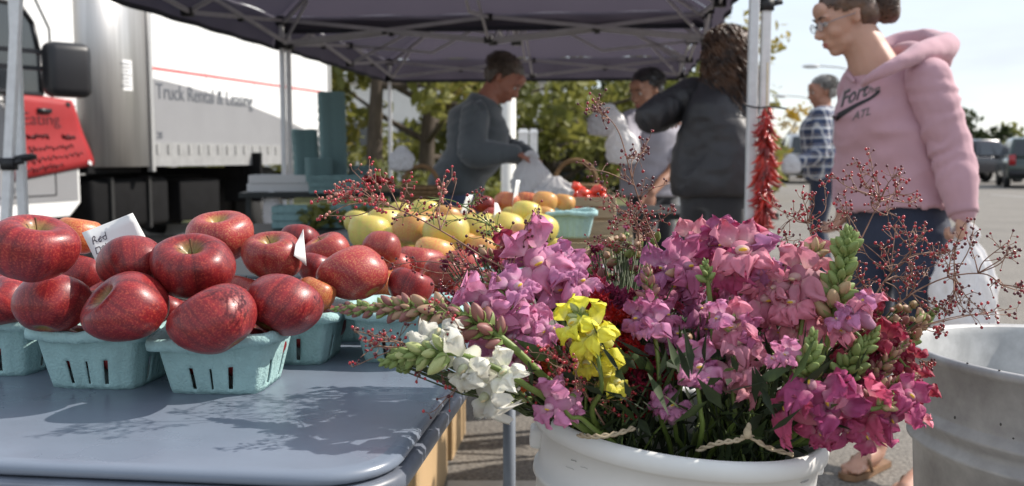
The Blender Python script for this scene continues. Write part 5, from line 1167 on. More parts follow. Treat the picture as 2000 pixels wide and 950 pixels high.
# ---------------- man with dark hair, pale shirt
ps_ = cloth('pale grey lilac shirt', (.44, .42, .47), fuzz=False)
Jd = dict(neck=P(1274, 218, 6.0), pel=P(1272, 352, 6.05), shR=P(1236, 238, 5.92), shL=P(1312, 236, 6.08), elR=P(1212, 300, 5.75), wrR=P(1190, 252, 5.6), elL=P(1308, 335, 5.92), wrL=P(1272, 378, 5.78),
          hipR=P(1256, 382, 6.0), hipL=P(1292, 382, 6.08), knR=V((.82, 5.95, .5)), knL=V((.95, 6.05, .5)), anR=V((.82, 6.0, .085)), anL=V((.96, 6.1, .085)))
person('man with short dark hair in a pale shirt with rolled sleeves, behind the dark jacket', (Jd['pel'].x, 6.05, 0), Jd, (P(1260, 178, 5.97), (-.72, -.62, -.32), 0), M_skin2, ps_, cloth('black trousers', (.02, .02, .025)), H_black, hair_short(4, front=.062), 1.0, 1.3, 1.1,
       vox=.008, tvox=.014, fold=(5, .007), long_sleeve=False, hands=((.5, ((-.2, -.2, -1), (.3, -1, 0))), (1.0, ((-.15, -.2, .9), (-.5, -.4, -.2)))))
# ---------------- woman in the dark jacket
jk = mat('dark quilted jacket', (.045, .043, .048), .5, var=.35, vscale=7, bump=.35, bscale=22, spec=.5)
Jw = dict(neck=P(1410, 158, 4.32), pel=P(1398, 352, 4.30), shL=P(1356, 184, 4.42), shR=P(1450, 186, 4.28), elL=P(1272, 228, 4.36), wrL=P(1312, 228, 4.68), elR=P(1462, 290, 4.22), wrR=P(1452, 372, 4.30),
          hipL=P(1372, 395, 4.34), hipR=P(1420, 395, 4.24), knL=V((.83, 4.4, .48)), knR=V((.97, 4.25, .48)), anL=V((.84, 4.35, .085)), anR=V((.98, 4.28, .085)))
tj, jj, Mj, topj, fwj, latj, spj = person('woman with long curly brown hair in a dark jacket, seen from behind', (Jw['pel'].x, 4.30, 0), Jw, (P(1412, 112, 4.33), (-.62, .78, -.05), 0), M_skin, jk, cloth('black canvas trousers', (.028, .028, .032)), H_curl, hair_curly, 1.0, 1.5, 1.22,
       vox=.008, tvox=.012, fold=(8, .007), hands=((.5, ((.3, 1, .1), (0, 0, -1))), (.4, None)), hem=.07)
def jb(x, y, d): return P(x, y, d) - tj.location
# ---------------- man in plaid
def plaid_mat():
    m = mat('blue and white plaid cotton', (.10, .13, .22), .9); t = m.node_tree; n = t.nodes; l = t.links; b = n['Principled BSDF']; co = n.new('ShaderNodeTexCoord'); sx = n.new('ShaderNodeSeparateXYZ'); l.new(co.outputs['Object'], sx.inputs[0])
    ang = n.new('ShaderNodeMath'); ang.operation = 'ADD'; l.new(sx.outputs['X'], ang.inputs[0]); l.new(sx.outputs['Y'], ang.inputs[1])
    def stripes(sock, sc, wdt, ph=0):
        a = n.new('ShaderNodeMath'); a.operation = 'MULTIPLY_ADD'; a.inputs[1].default_value = sc; a.inputs[2].default_value = ph; l.new(sock, a.inputs[0]); f = n.new('ShaderNodeMath'); f.operation = 'FRACT'; l.new(a.outputs[0], f.inputs[0])
        g = n.new('ShaderNodeMath'); g.operation = 'LESS_THAN'; g.inputs[1].default_value = wdt; l.new(f.outputs[0], g.inputs[0]); return g.outputs[0]
    cur = None
    for sock, sc, wdt, ph, col, fac in ((sx.outputs['Z'], 13, .42, 0, (.03, .04, .08, 1), .6), (ang.outputs[0], 13, .42, .2, (.03, .04, .08, 1), .6), (sx.outputs['Z'], 13, .17, .45, (.75, .74, .70, 1), .75), (ang.outputs[0], 13, .17, .65, (.75, .74, .72, 1), .7), (sx.outputs['Z'], 13, .06, .1, (.6, .45, .3, 1), .6)):
        s = stripes(sock, sc, wdt, ph); mu = n.new('ShaderNodeMath'); mu.operation = 'MULTIPLY'; mu.inputs[1].default_value = fac; l.new(s, mu.inputs[0]); x = n.new('ShaderNodeMix'); x.data_type = 'RGBA'; x.inputs['B'].default_value = col; l.new(mu.outputs[0], x.inputs['Factor'])
        if cur is None: x.inputs['A'].default_value = (.12, .16, .28, 1)
        else: l.new(cur, x.inputs['A'])
        cur = x.outputs['Result']
    l.new(cur, b.inputs['Base Color']); return m
Jm = dict(neck=P(1606, 212, 8.05), pel=P(1608, 332, 8.05), shL=P(1604, 226, 7.86), shR=P(1606, 226, 8.25), elL=P(1602, 300, 7.76), wrL=P(1558, 322, 7.78), elR=P(1598, 300, 8.33), wrR=P(1556, 318, 8.15),
          hipL=P(1607, 362, 7.95), hipR=P(1607, 362, 8.15), knL=V((2.52, 7.95, .5)), knR=V((2.58, 8.15, .5)), anL=V((2.54, 7.95, .085)), anR=V((2.66, 8.15, .085)))
person('grey haired man in a blue and white plaid shirt, out in the lot', (Jm['pel'].x, 8.05, 0), Jm, (P(1604, 180, 8.05), (-1, -.12, -.2), 0), mat('weathered skin', (.42, .20, .13), .5, var=.15), plaid_mat(), M_denim, H_grey, hair_short(6, front=.05), 1.02, 1.4, 1.2,
       vox=.009, tvox=.015, fold=(5, .007), hands=((.8, ((-.9, 0, -.1), (0, .5, -.5))), (.8, ((-.9, 0, -.1), (0, -.5, -.5)))), hem=.09)

# ================================================================== white plastic bags
M_bag = mat('thin white plastic bag', (.85, .84, .85), .35, trans=.42, bump=.25, bscale=18, spec=.5)
def bag(top, h, w_, label, seed=0, dp=.5, handle=True, lean=(0, 0)):
    t = thing('plastic_bag', label, 'plastic bag', V(top)); rn = random.Random(seed); n = 64; nr = 36; vs = []
    for j_ in range(nr + 1):
        f = j_ / nr; prof = (.18 + .82 * math.sin(min(1, f * 1.9) * math.pi / 2) ** 1.1) * (1 - .25 * max(0, f - .75) * 4 * (f - .75) * 4) if f < .97 else .6 * (1 - (f - .97) * 20)
        for i in range(n):
            a = 2 * math.pi * i / n; x, y = math.cos(a) * w_ / 2 * prof, math.sin(a) * w_ / 2 * dp * prof; z = -h * f
            q = V((math.cos(a) * 2.2, math.sin(a) * 2.2, f * 3.0 + seed)); cr = (1 - 2.2 * abs(noise.noise(q * 1.6))) * .05 + noise.noise(q * 4) * .02 + .03 * math.cos(a * 9 + seed) * (1 - f) ** 2
            k = 1 + cr * 3.4; vs.append(V((x * k + lean[0] * f, y * k + lean[1] * f, z + .02 * h * noise.noise(q * 2.5))))
    fs = [(j_ * n + i, (j_ + 1) * n + i, (j_ + 1) * n + (i + 1) % n, j_ * n + (i + 1) % n) for j_ in range(nr) for i in range(n)]
    mb = MB(); mb.add(vs, fs + [tuple(nr * n + i for i in range(n))]); mb.obj('bag_film', M_bag, t)
    if handle:
        for sy in (-1, 1):
            mb = MB(); mb.grid(lambda u, v: V(((u - .5) * w_ * .34 * (1 + .3 * v) + .006 * math.sin(v * 9), sy * .018 * (1 - u * 0), .10 * h * math.sin(math.pi * u) ** .6 * 1.2 - .03 + .022 * (v - .5) * 1.5)), 14, 3); o = mb.obj('handle', M_bag, t); sd = o.modifiers.new('s', 'SOLIDIFY'); sd.thickness = .001
    return t
bag(P(1036, 302, 5.12), .30, .20, 'white plastic bag held open by the man in the charcoal sweatshirt', 1, .5, True, (.02, 0))
bag(P(1085, 345, 4.9), .16, .20, 'crumpled white plastic bag lying right of the held bag', 5, .6, False)
bag(P(1187, 205, 5.58), .18, .19, 'white plastic bag lifted by the man with dark hair', 9, .45, True, (-.01, 0)) 
bag(P(1213, 245, 5.5), .22, .17, 'bright white plastic bag hanging before the pale shirt', 13, .5, True, (.015, 0))
bag(P(1884, 452, 3.06), .36, .19, 'long white plastic bag hanging from the hand of the woman in pink', 17, .55, True, (.01, 0))
bag(P(1546, 300, 7.74), .16, .14, 'small white bag held by the man in plaid', 21, .5, False)
bag(P(784, 285, 5.0), .13, .12, 'limp white plastic bag left of the man in the charcoal sweatshirt', 25, .5, True)
bag(P(530, 372, 6.0), .22, .10, 'narrow white bag hanging under the front edge of the back table', 29, .4, False)
# ================================================================== white bucket, galvanised tub
BC = V((.180, 1.02, .770)); BT = Matrix.Rotation(R(5.5), 3, 'Y')
def bucket():
    m = mat('white bucket plastic', (.78, .77, .74), .42, var=.10, vscale=6, bump=.04, bscale=10, spec=.4)
    t = thing('bucket', 'white plastic bucket holding the cut flowers', 'bucket', BC); t.rotation_mode = 'QUATERNION'; t.rotation_quaternion = BT.to_quaternion()
    prof = [(.143, -.004), (.145, .0), (.150, .002), (.154, -.001), (.156, -.007), (.1555, -.016), (.151, -.019), (.1475, -.020), (.147, -.062), (.151, -.064), (.1515, -.070), (.147, -.073), (.146, -.1), (.149, -.102), (.149, -.107), (.1445, -.11), (.128, -.362), (.12, -.368), (0, -.368)]
    MB().lathe(prof, 96).obj('outer_shell', m, t)
    MB().lathe([(.1435, -.004), (.1405, -.03), (.125, -.355), (0, -.357)], 96).obj('inner_wall', m, t)
    MB().lathe([(0, -.16), (.134, -.16)], 48).obj('water', mat('dark water', (.03, .035, .02), .05), t)
    sc = mat('scuff mark', (.42, .41, .39), .7); rn = random.Random(3)
    for k in range(34):
        a = rn.uniform(-2.6, -.5); z = rn.uniform(-.06, -.025) if k % 3 else rn.uniform(-.098, -.078); r = .1478 + (.0 if z > -.07 else -.0002); l_ = rn.uniform(.02, .12)
        MB().tube([V(((r) * math.cos(a + l_ * q / 5), (r) * math.sin(a + l_ * q / 5), z + .0004 * math.sin(q + k))) for q in range(6)], rn.uniform(.0002, .0005), 4).obj('scuff', sc, t)
    for sg in (-1, 1): 
        bevel(MB().box((sg * .151, 0, -.034), (.014, .03, .022)).obj('handle_ear', m, t), .004)
    tag(MB().box((BC.x - .035, BC.y, .20), (.30, .28, .39)).obj('wooden_stool', M_wood, None, False), 'wooden block carrying the white bucket', 'stool')
bucket()
def tub():
    m = mat('galvanised steel', (.46, .46, .46), .55, .35, col2=(.27, .265, .27), vscale=14, bump=.12, bscale=25, detail=8)
    mi = mat('dull zinc inside', (.50, .50, .49), .6, .3, var=.25, vscale=30)
    c = V((.714, 1.17, .806)); t = thing('tub', 'galvanised metal tub cut by the right edge', 'tub', c, None, Quaternion((0, 1, 0), R(1.5)))
    r = .206; prof = [(r - .001, 0), (r + .003, .004), (r + .007, .002), (r + .008, -.003), (r + .005, -.008), (r + .0015, -.010), (r - .003, -.07)]
    prof += [(r - .003 - .0004, -.074), (r + .003, -.082), (r + .003, -.087), (r - .005, -.094), (r - .006, -.104), (r + .001, -.111), (r + .001, -.116), (r - .007, -.124), (r - .020, -.29), (r - .024, -.295), (0, -.295)]
    MB().lathe(prof, 128).obj('outer_wall', m, t); MB().lathe([(r - .001, 0), (r - .006, -.01), (r - .026, -.285), (0, -.287)], 96).obj('inner_wall', mi, t)
    sp_ = mat('dark spot', (.08, .075, .07), .8); rn = random.Random(6)
    for k in range(90):
        a = rn.uniform(-3.3, -1.6); z = rn.uniform(-.28, -.012); rr_ = (r - .003 if z > -.07 else r - .0055 - (.001 if z > -.12 else .007 + (-z - .12) * .085))
        if -.125 < z < -.07: continue
        MB().ell((rr_ * math.cos(a), rr_ * math.sin(a), z), (.0013 * rn.uniform(.6, 1.9), .0013, .0017 * rn.uniform(.6, 2.0)), None, 8, 6).obj('spot', sp_, t)
    for k in range(10):
        a = rn.uniform(0, 6.28); MB().ell(((r + .004) * math.cos(a), (r + .004) * math.sin(a), .004), (.0013, .0013, .0008), None, 8, 6).obj('spot', sp_, t)
    tag(MB().box((c.x, c.y, .26), (.34, .34, .515)).obj('wooden_stool', M_wood, None, False), 'wooden block carrying the galvanised tub', 'stool')
tub()

# ================================================================== flowers
PET = dict(pink=petal_mat('warm pink petal', (.68, .24, .34), (.78, .52, .50)), hot=petal_mat('hot pink petal', (.50, .085, .20), (.68, .34, .40)), lilac=petal_mat('lilac pink petal', (.61, .24, .42), (.76, .50, .60)),
           mauve=petal_mat('mauve petal', (.50, .15, .29), (.58, .30, .42)), salmon=petal_mat('salmon pink petal', (.66, .27, .33), (.76, .52, .46)), yellow=petal_mat('yellow petal', (.80, .72, .08), (.80, .78, .40)),
           white=petal_mat('white petal', (.74, .72, .64), (.66, .68, .46)), red=petal_mat('deep red petal', (.27, .002, .020), (.15, .001, .012), .12), crimson=petal_mat('dusty crimson petal', (.28, .025, .07), (.42, .12, .14)), orange=petal_mat('brick orange petal', (.55, .09, .03), (.60, .25, .04)))
M_palate = mat('yellow flower throat', (.80, .55, .06), .6, trans=.2); M_palw = mat('pale flower throat', (.80, .66, .40), .6, trans=.2)
M_stem = mat('flower stem', (.20, .28, .06), .5, var=.35, vscale=30, trans=.1); M_stemd = mat('dark stem', (.07, .10, .03), .6, var=.4, vscale=30)
M_leaf = mat('flower leaf', (.065, .10, .03), .7, var=.4, vscale=40, trans=.3); M_leafd = mat('dark flower leaf', (.032, .048, .018), .75, var=.4, vscale=40, trans=.2)
M_budg = mat('green bud', (.32, .40, .13), .6, col2=(.18, .25, .07), vscale=160, trans=.2)
M_budp = mat('pink tinged bud', (.60, .22, .24), .5, col2=(.34, .36, .12), vscale=120, trans=.2)
M_budm = mat('dark pink bud', (.36, .06, .12), .5, col2=(.30, .22, .12), vscale=120, trans=.2); M_buds = mat('salmon bud', (.66, .34, .26), .5, col2=(.40, .42, .16), vscale=110, trans=.2)
M_budw = mat('cream bud', (.62, .60, .30), .5, col2=(.34, .42, .12), vscale=110, trans=.2)
def petal(mb, base, d, side, nrm, L_, W_, flare, recurve, ruf, ph, lobes=1, nu=10, nv=9, m=0, cup=.25):
    d, side, nrm = V(d), V(side), V(nrm)
    def f(u, v):
        x = u * 2 - 1; wv = W_ / 2 * (math.sin(min(1, v * 1.15) * math.pi / 2) ** .6) * (math.sqrt(max(.0, 1 - (max(0, v - .58) / .425) ** 2)))
        e = noise.noise(V((x * 1.6 + ph, v * 2.2, ph * 1.7))); e2 = noise.noise(V((x * 3.4, v * 3.2 + ph, ph)))
        ln = L_ * v * (1 - .20 * x * x * v + .10 * v * math.sin(x * 5 + ph))
        up = flare * L_ * math.sin(v * math.pi * .5) - recurve * L_ * v * v * v + cup * W_ * x * x * (1 - .6 * v) + ruf * L_ * v * v * (math.sin(x * 8 + ph) * .5 * abs(x) + e * 1.6 + e2 * 1.5)
        return base + d * ln + side * (x * wv * (1 + .25 * e)) + nrm * up
    mb.grid(f, nu, nv, m, lambda u, v: min(1, max(.001, v + .12 * abs(u * 2 - 1))))
def snap_mesh(seed, pm, thr):
    """one snapdragon floret; opening faces +Z, upper lip towards +Y; about 1 unit = its width"""
    rn = random.Random(seed); mb = MB(); X, Y, Z = V((1, 0, 0)), V((0, 1, 0)), V((0, 0, 1)); r = lambda a, b: rn.uniform(a, b)
    # swollen tube
    pts = catmull([V((0, -.06, -.75)), V((0, -.05, -.45)), V((0, 0, -.1)), V((0, .02, .06))], 4); mb.tube(pts, [(.13 + .10 * min(1, i / 5), .12 + .10 * min(1, i / 5)) for i in range(len(pts))], 12, 0, True, att=[.25 + .3 * i / len(pts) for i in range(len(pts))])
    for s in (-1, 1):       # upper lip: two erect lobes
        dd = (Y * 1.0 + X * s * .34 + Z * .25).normalized(); sd = (X * 1.0 - Y * s * .3).normalized(); petal(mb, V((s * .13, .13, .0)), dd, sd, dd.cross(sd) * (1), r(.52, .70), r(.60, .78), .02, r(-.35, .45), r(.25, .5), r(0, 6), cup=.16)
    for s, w_, l_ in ((-1, .46, .5), (1, .46, .5), (0, .42, .46)):       # lower lip
        dd = (-Y * .62 + X * s * .72 + Z * .55).normalized(); sd = (X * (1 if s == 0 else .55) + Y * s * .75).normalized() if s else X; nm = dd.cross(sd); nm = nm if nm.z > 0 else -nm
        petal(mb, V((s * .14, -.06, .05)), dd, sd, nm, l_ * r(.9, 1.25), w_ * r(1.1, 1.45), .12, r(.35, .9), r(.25, .5), r(0, 6), cup=-.12)
    mb.ell((0, -.02, .10), (.15, .10, .12), None, 12, 8, 0)      # closed palate
    mb.ell((0, -.05, .155), (.10, .045, .075), None, 10, 8, 1)
    return mb.mesh('floret', [pm, thr])
SNAP = {k: [snap_mesh(s * 3 + i, m, M_palate if k in ('lilac', 'pink', 'yellow', 'mauve', 'hot') else M_palw) for s in range(4)] for i, (k, m) in enumerate(PET.items())}
def bud_mesh(seed, m):
    rn = random.Random(seed); mb = MB(); mb.lathe([(0, 0), (.16, .05), (.27, .22), (.30, .42), (.25, .68), (.15, .9), (.05, 1.02), (0, 1.06)], 10); 
    for i, v in enumerate(mb.v): a = math.atan2(v[1], v[0]); k = 1 + .10 * math.cos(2 * a + seed) ; mb.v[i] = (v[0] * k, v[1] * k, v[2])
    for k in range(5):
        a = k * 1.257; u = V((math.cos(a), math.sin(a), 0)); s_ = V((-math.sin(a), math.cos(a), 0)); mb.grid(lambda x, y: u * (.18 + .18 * math.sin(y * 2.2)) + s_ * (x - .5) * .3 * (1 - y) + V((0, 0, .0 + .58 * y)), 2, 4, 1)
    return mb.mesh('bud', [m, M_budg])
BUD = dict(g=bud_mesh(1, M_budg), p=bud_mesh(2, M_budp), m=bud_mesh(3, M_budm), s=bud_mesh(4, M_buds), w=bud_mesh(5, M_budw))
def leaf_mesh(seed, m, L_=1.0, W_=.2, bend=.2):
    mb = MB(); mb.grid(lambda u, v: V(((u - .5) * W_ * math.sin(math.pi * min(1, v * .92 + .06)) ** .8 * 2 * .5 * 2 * .5, -bend * v * v + .35 * W_ * abs(u - .5) * 2 * math.sin(math.pi * v), L_ * v)), 4, 8); return mb.mesh('leaf', m)
LEAF = [leaf_mesh(1, M_leaf, 1, .16, .25), leaf_mesh(2, M_leaf, 1, .12, -.15), leaf_mesh(3, M_leafd, 1, .15, .35), leaf_mesh(4, M_leafd, 1, .15, .1)]
def bloom_mesh(seed, pm, n=46):
    rn = random.Random(seed); mb = MB(); Z = V((0, 0, 1))
    for k in range(n):
        f = k / n; a = k * 2.399; el = lerp(.10, 1.35, f); u = V((math.cos(a), math.sin(a), 0)); dd = u * math.cos(el) + Z * math.sin(el); sd = V((-math.sin(a), math.cos(a), 0)); L_ = lerp(.52, .22, f) * rn.uniform(.85, 1.1)
        petal(mb, u * .04 + Z * .12 * f, dd, sd, dd.cross(sd) * -1, L_, .24, .05, rn.uniform(-.1, .3), .12, rn.uniform(0, 6), nu=4, nv=5, cup=.3)
    return mb.mesh('bloom_head', pm)
EYE = V((0, 0, CAM_Z))
FLN = [0]
def spike(label, pts, color, florets, buds=(), name='snapdragon', stem_r=.0028, leaves=6, auto=0, stemm=None, seed=None, cat='flower', group='snapdragons in the white bucket'):
    """pts: (px, py, d) from the bucket outwards; florets: (px, py, width_px[, colour]); buds: (kind, t0, t1, n, size)"""
    FLN[0] += 1; sd = seed if seed is not None else FLN[0]; rn = random.Random(sd * 13 + 5)
    W_ = [P(*p) for p in pts]; root = BC + BT @ V((rn.uniform(-.06, .06), rn.uniform(-.05, .05), -.30)); mid = W_[0]
    k = (mid - BC); k.z = 0; bend = BC + k * .45 + V((0, 0, -.06)); path = catmull([root, bend] + W_, 7); t = thing(name, label, cat, path[0], group); o0 = path[0]
    L_ = len(path); mb = MB(); mb.tube([p - o0 for p in path], [stem_r * (1.15 - .6 * i / L_) for i in range(L_)], 8); mb.obj('stem', stemm or M_stem, t)
    def nearest(q): return min(range(8, L_), key=lambda i: (path[i] - q).length)
    dep = sum(p[2] for p in pts) / len(pts)
    for fl in florets:
        px, py, wp = fl[:3]; c = fl[3] if len(fl) > 3 else color; size = wp / FPX * dep / .98
        q0 = P(px, py, dep); i = nearest(q0); s = path[i]; 
        tocam = (EYE - q0).normalized(); lat = q0 - s; lat = lat - tocam * lat.dot(tocam); out = tocam * .75 + (lat.normalized() if lat.length > .004 else V((rn.uniform(-1, 1), 0, .3)).normalized()) * min(1.1, .35 + lat.length * 28) + V((rn.uniform(-.35, .35), rn.uniform(-.2, .2), rn.uniform(-.25, .25)))
        out.normalize(); tg = (path[min(i + 1, L_ - 1)] - path[i - 1]).normalized(); up = tg + V((rn.uniform(-.3, .3), 0, .45)); xx = up.cross(out).normalized(); yy = out.cross(xx)
        base = q0; pos_ = P(px, py, max(.6, dep + rn.uniform(-.016, .012)) - .0)
        m4 = Matrix((xx, yy, out)).transposed().to_quaternion()
        o = link('floret', SNAP[c][rn.randrange(4)], t, pos_ - o0, m4, size * rn.uniform(.92, 1.12))
        b0 = pos_ - o0 - out * .72 * size; s0 = s - o0
        MB().tube(catmull([s0, (s0 + b0) / 2 - out * .004, b0, b0 + out * .12 * size], 3), [.0014] * 10, 5).obj('pedicel', M_stem, t)
        for _ in range(2): link('sepal', BUD['g'], t, b0 + V((rn.uniform(-.002, .002),) * 3), (out + V((rn.uniform(-.4, .4), rn.uniform(-.4, .4), rn.uniform(-.4, .4)))).to_track_quat('Z', 'Y'), size * .22)
    for kind, t0, t1, n, sz in buds:
        n = int(n * 1.5); sz *= .92
        for k_ in range(n):
            f = (k_ + .5) / n; i = lerp(t0, t1, f) * (L_ - 1); ii = min(int(i), L_ - 2); p = path[ii].lerp(path[ii + 1], i - ii); tg = (path[ii + 1] - path[ii]).normalized(); a = k_ * 2.399
            u = tg.orthogonal().normalized(); v_ = tg.cross(u); side = u * math.cos(a) + v_ * math.sin(a); tap = lerp(1.15, .45, f); s_ = sz * tap * rn.uniform(.7, 1.3)
            dr = (side * lerp(.95, .35, f) + tg * lerp(.55, 1.0, f)).normalized(); link('bud', BUD[kind], t, p - o0 + side * s_ * .15, dr.to_track_quat('Z', 'Y') @ Quaternion((0, 0, 1), a), s_)
    for k_ in range(leaves):
        i = int(lerp(6, L_ * .55, k_ / max(1, leaves))); tg = (path[i + 1] - path[i]).normalized(); a = rn.uniform(0, 6.28); u = tg.orthogonal().normalized(); side = u * math.cos(a) + tg.cross(u) * math.sin(a)
        link('leaf', LEAF[rn.randrange(4)], t, path[i] - o0, (side * .8 + tg * .8 + V((0, 0, .1))).to_track_quat('Z', 'Y'), rn.uniform(.028, .048))
    return t
D = 1.0
# left side, leaning over the table
spike('long bud spike lying farthest left over the baskets, with dusty pink closed buds', [(1120, 790, .95), (1060, 735, .93), (985, 665, .92), (900, 615, .93), (800, 603, .95), (700, 603, .97), (655, 603, .98)], 'mauve', [(905, 640, 42, 'crimson')], (('m', .50, .74, 15, .021), ('p', .66, .86, 18, .017), ('m', .74, .95, 20, .0145), ('g', .80, 1.0, 20, .010)), leaves=3, stem_r=.0045)
spike('lilac snapdragon in front of the speckled apples, leaning left over the table edge', [(1140, 800, .98), (1090, 735, .97), (1030, 650, .96), (985, 580, .96), (950, 540, .97)], 'lilac', [(952, 590, 84), (1008, 562, 70), (975, 618, 70), (1024, 605, 66), (945, 660, 78), (1003, 655, 74), (1052, 652, 72), (968, 690, 66), (1012, 700, 60), (985, 725, 50, 'mauve'), (1075, 645, 50)], (('m', .86, 1, 8, .014),), leaves=4, stem_r=.0036)
spike('lilac snapdragon with a yellow throat against the yellow apples', [(1150, 790, 1.02), (1120, 690, 1.02), (1085, 590, 1.03), (1050, 510, 1.04), (1030, 470, 1.05)], 'lilac', [(1046, 508, 92), (1098, 520, 84), (1128, 548, 72), (1085, 565, 78), (1060, 545, 64, 'mauve'), (1115, 588, 60), (1000, 500, 56, 'mauve'), (985, 480, 44, 'crimson')], (('m', .84, 1, 10, .016),), leaves=3)
spike('white snapdragon hanging farthest left over the table corner', [(1090, 800, .9), (1030, 755, .88), (960, 715, .87), (880, 690, .87), (800, 695, .88), (745, 708, .89)], 'white', [(856, 655, 78), (905, 715, 80), (950, 768, 86), (985, 728, 60)], (('w', .72, .88, 9, .020), ('g', .80, 1.0, 16, .013)), leaves=3, stem_r=.0034)
spike('bright yellow snapdragon in the left half of the bucket', [(1160, 820, .92), (1175, 760, .9), (1165, 690, .9), (1140, 630, .91), (1125, 600, .92)], 'yellow', [(1122, 628, 66), (1158, 650, 74), (1172, 690, 72), (1150, 706, 60), (1200, 745, 58), (1150, 672, 56)], (('w', .86, 1, 6, .013),), leaves=4)
spike('single lilac pink floret drooping over the left rim of the bucket', [(1150, 830, .9), (1115, 815, .885), (1095, 790, .88)], 'lilac', [(1078, 792, 80), (1108, 778, 62), (1112, 806, 46)], leaves=2)
# middle
spike('mauve snapdragon at the centre left, below the berries', [(1290, 810, .95), (1285, 700, .95), (1270, 600, .98), (1265, 520, 1.0)], 'mauve', [(1272, 636, 62, 'lilac'), (1288, 668, 60, 'lilac'), (1245, 622, 48), (1318, 652, 54), (1262, 596, 46), (1300, 615, 44)], (('m', .82, 1, 12, .014),), leaves=5)
spike('lilac and yellow snapdragon left of the tallest green stem', [(1330, 800, 1.02), (1320, 690, 1.02), (1300, 590, 1.03), (1290, 520, 1.04)], 'lilac', [(1290, 528, 66), (1338, 520, 72, 'mauve'), (1310, 562, 62, 'mauve'), (1350, 560, 58), (1360, 600, 60, 'mauve'), (1335, 590, 48, 'lilac'), (1270, 560, 44)], (('m', .88, 1, 8, .012),), leaves=5)
spike('coral pink snapdragon at the top left of the bouquet', [(1370, 800, 1.08), (1365, 680, 1.08), (1358, 570, 1.09), (1355, 470, 1.10)], 'salmon', [(1352, 470, 72), (1375, 500, 56, 'pink'), (1330, 490, 50, 'mauve'), (1385, 478, 48, 'hot')], (('m', .90, 1, 8, .014), ('g', .7, .85, 6, .012)), leaves=5)
spike('magenta snapdragon bud standing highest behind the bouquet', [(1420, 800, 1.06), (1418, 680, 1.06), (1412, 560, 1.07), (1410, 440, 1.08)], 'mauve', [(1410, 455, 46, 'mauve'), (1412, 480, 42, 'hot')], (('m', .90, 1, 7, .018),), leaves=4)
spike('large pink snapdragon at the top centre with lilac lower petals', [(1440, 800, 1.0), (1440, 700, 1.0), (1450, 590, 1.01), (1455, 480, 1.02)], 'pink', [(1448, 492, 92), (1425, 530, 66, 'hot'), (1485, 512, 78, 'lilac'), (1470, 540, 60, 'pink'), (1490, 580, 84, 'pink'), (1450, 470, 60, 'hot'), (1462, 575, 60, 'lilac')], (('m', .93, 1, 6, .012),), leaves=5)
spike('bright green bare stem standing in the middle of the bouquet', [(1400, 800, .98), (1396, 700, .98), (1388, 600, .98), (1378, 510, .98)], 'pink', [], (('g', .90, 1, 8, .010),), leaves=8, stem_r=.004)
spike('pink snapdragon with yellow throats at the centre', [(1430, 830, .93), (1432, 760, .93), (1436, 690, .93), (1430, 620, .95)], 'pink', [(1432, 640, 74), (1442, 672, 76, 'salmon'), (1405, 620, 50, 'lilac'), (1462, 650, 50, 'mauve'), (1440, 715, 78, 'salmon'), (1455, 752, 62, 'salmon'), (1478, 735, 44, 'salmon'), (1425, 740, 44, 'pink')], (('s', .90, 1, 6, .015),), leaves=5)
spike('lilac snapdragon low at the centre above the twine', [(1370, 850, .92), (1368, 800, .91), (1362, 750, .91), (1360, 710, .92)], 'lilac', [(1362, 718, 76), (1378, 738, 50, 'mauve'), (1340, 735, 40)], leaves=5)
spike('small lilac floret low in the bucket, above the grey water', [(1320, 850, .95), (1318, 830, .94), (1314, 800, .93)], 'lilac', [(1312, 796, 56), (1290, 790, 34, 'mauve')], leaves=4)
# right
spike('salmon pink snapdragon with big ruffled florets, left of the green bud spike', [(1530, 840, 1.0), (1545, 740, .98), (1565, 640, .98), (1575, 540, .99), (1598, 480, 1.0)], 'salmon', [(1560, 540, 92), (1590, 578, 72), (1548, 590, 70, 'pink'), (1602, 622, 82, 'pink'), (1565, 640, 64, 'salmon'), (1520, 600, 66, 'pink'), (1530, 650, 58, 'pink'), (1598, 498, 52, 'salmon'), (1515, 560, 50, 'salmon')], (('s', .93, 1, 8, .016),), leaves=5, stem_r=.0032)
spike('fresh green bud spike standing at the right of the bouquet', [(1570, 840, .98), (1595, 750, .97), (1620, 650, .97), (1638, 560, .97), (1652, 490, .97), (1658, 448, .97)], 'salmon', [], (('s', .60, .78, 10, .022), ('g', .66, .88, 22, .0195), ('s', .8, .9, 4, .015), ('g', .82, 1.0, 24, .0145)), leaves=4, stem_r=.0036)
spike('short green bud spike in front of the salmon flowers', [(1560, 840, .92), (1570, 780, .90), (1576, 720, .89), (1590, 650, .89)], 'pink', [(1540, 690, 46, 'lilac'), (1515, 700, 40, 'lilac')], (('g', .52, .8, 16, .017), ('g', .74, 1, 22, .015), ('s', .50, .62, 4, .02)), leaves=3, stem_r=.0034)
spike('green bud spike leaning right, above the hot pink flowers', [(1590, 840, .98), (1630, 760, .95), (1670, 700, .94), (1712, 650, .94)], 'pink', [(1650, 650, 54, 'pink'), (1672, 610, 60, 'lilac'), (1640, 625, 44, 'lilac'), (1690, 592, 48, 'pink')], (('s', .62, .76, 7, .017), ('g', .66, 1, 26, .016)), leaves=3)
spike('green bud spike near the rim of the metal tub', [(1640, 840, 1.06), (1710, 730, 1.06), (1770, 660, 1.06), (1830, 605, 1.06)], 'pink', [(1700, 610, 46, 'crimson')], (('s', .55, .78, 12, .014), ('g', .75, 1, 22, .014)), leaves=3)
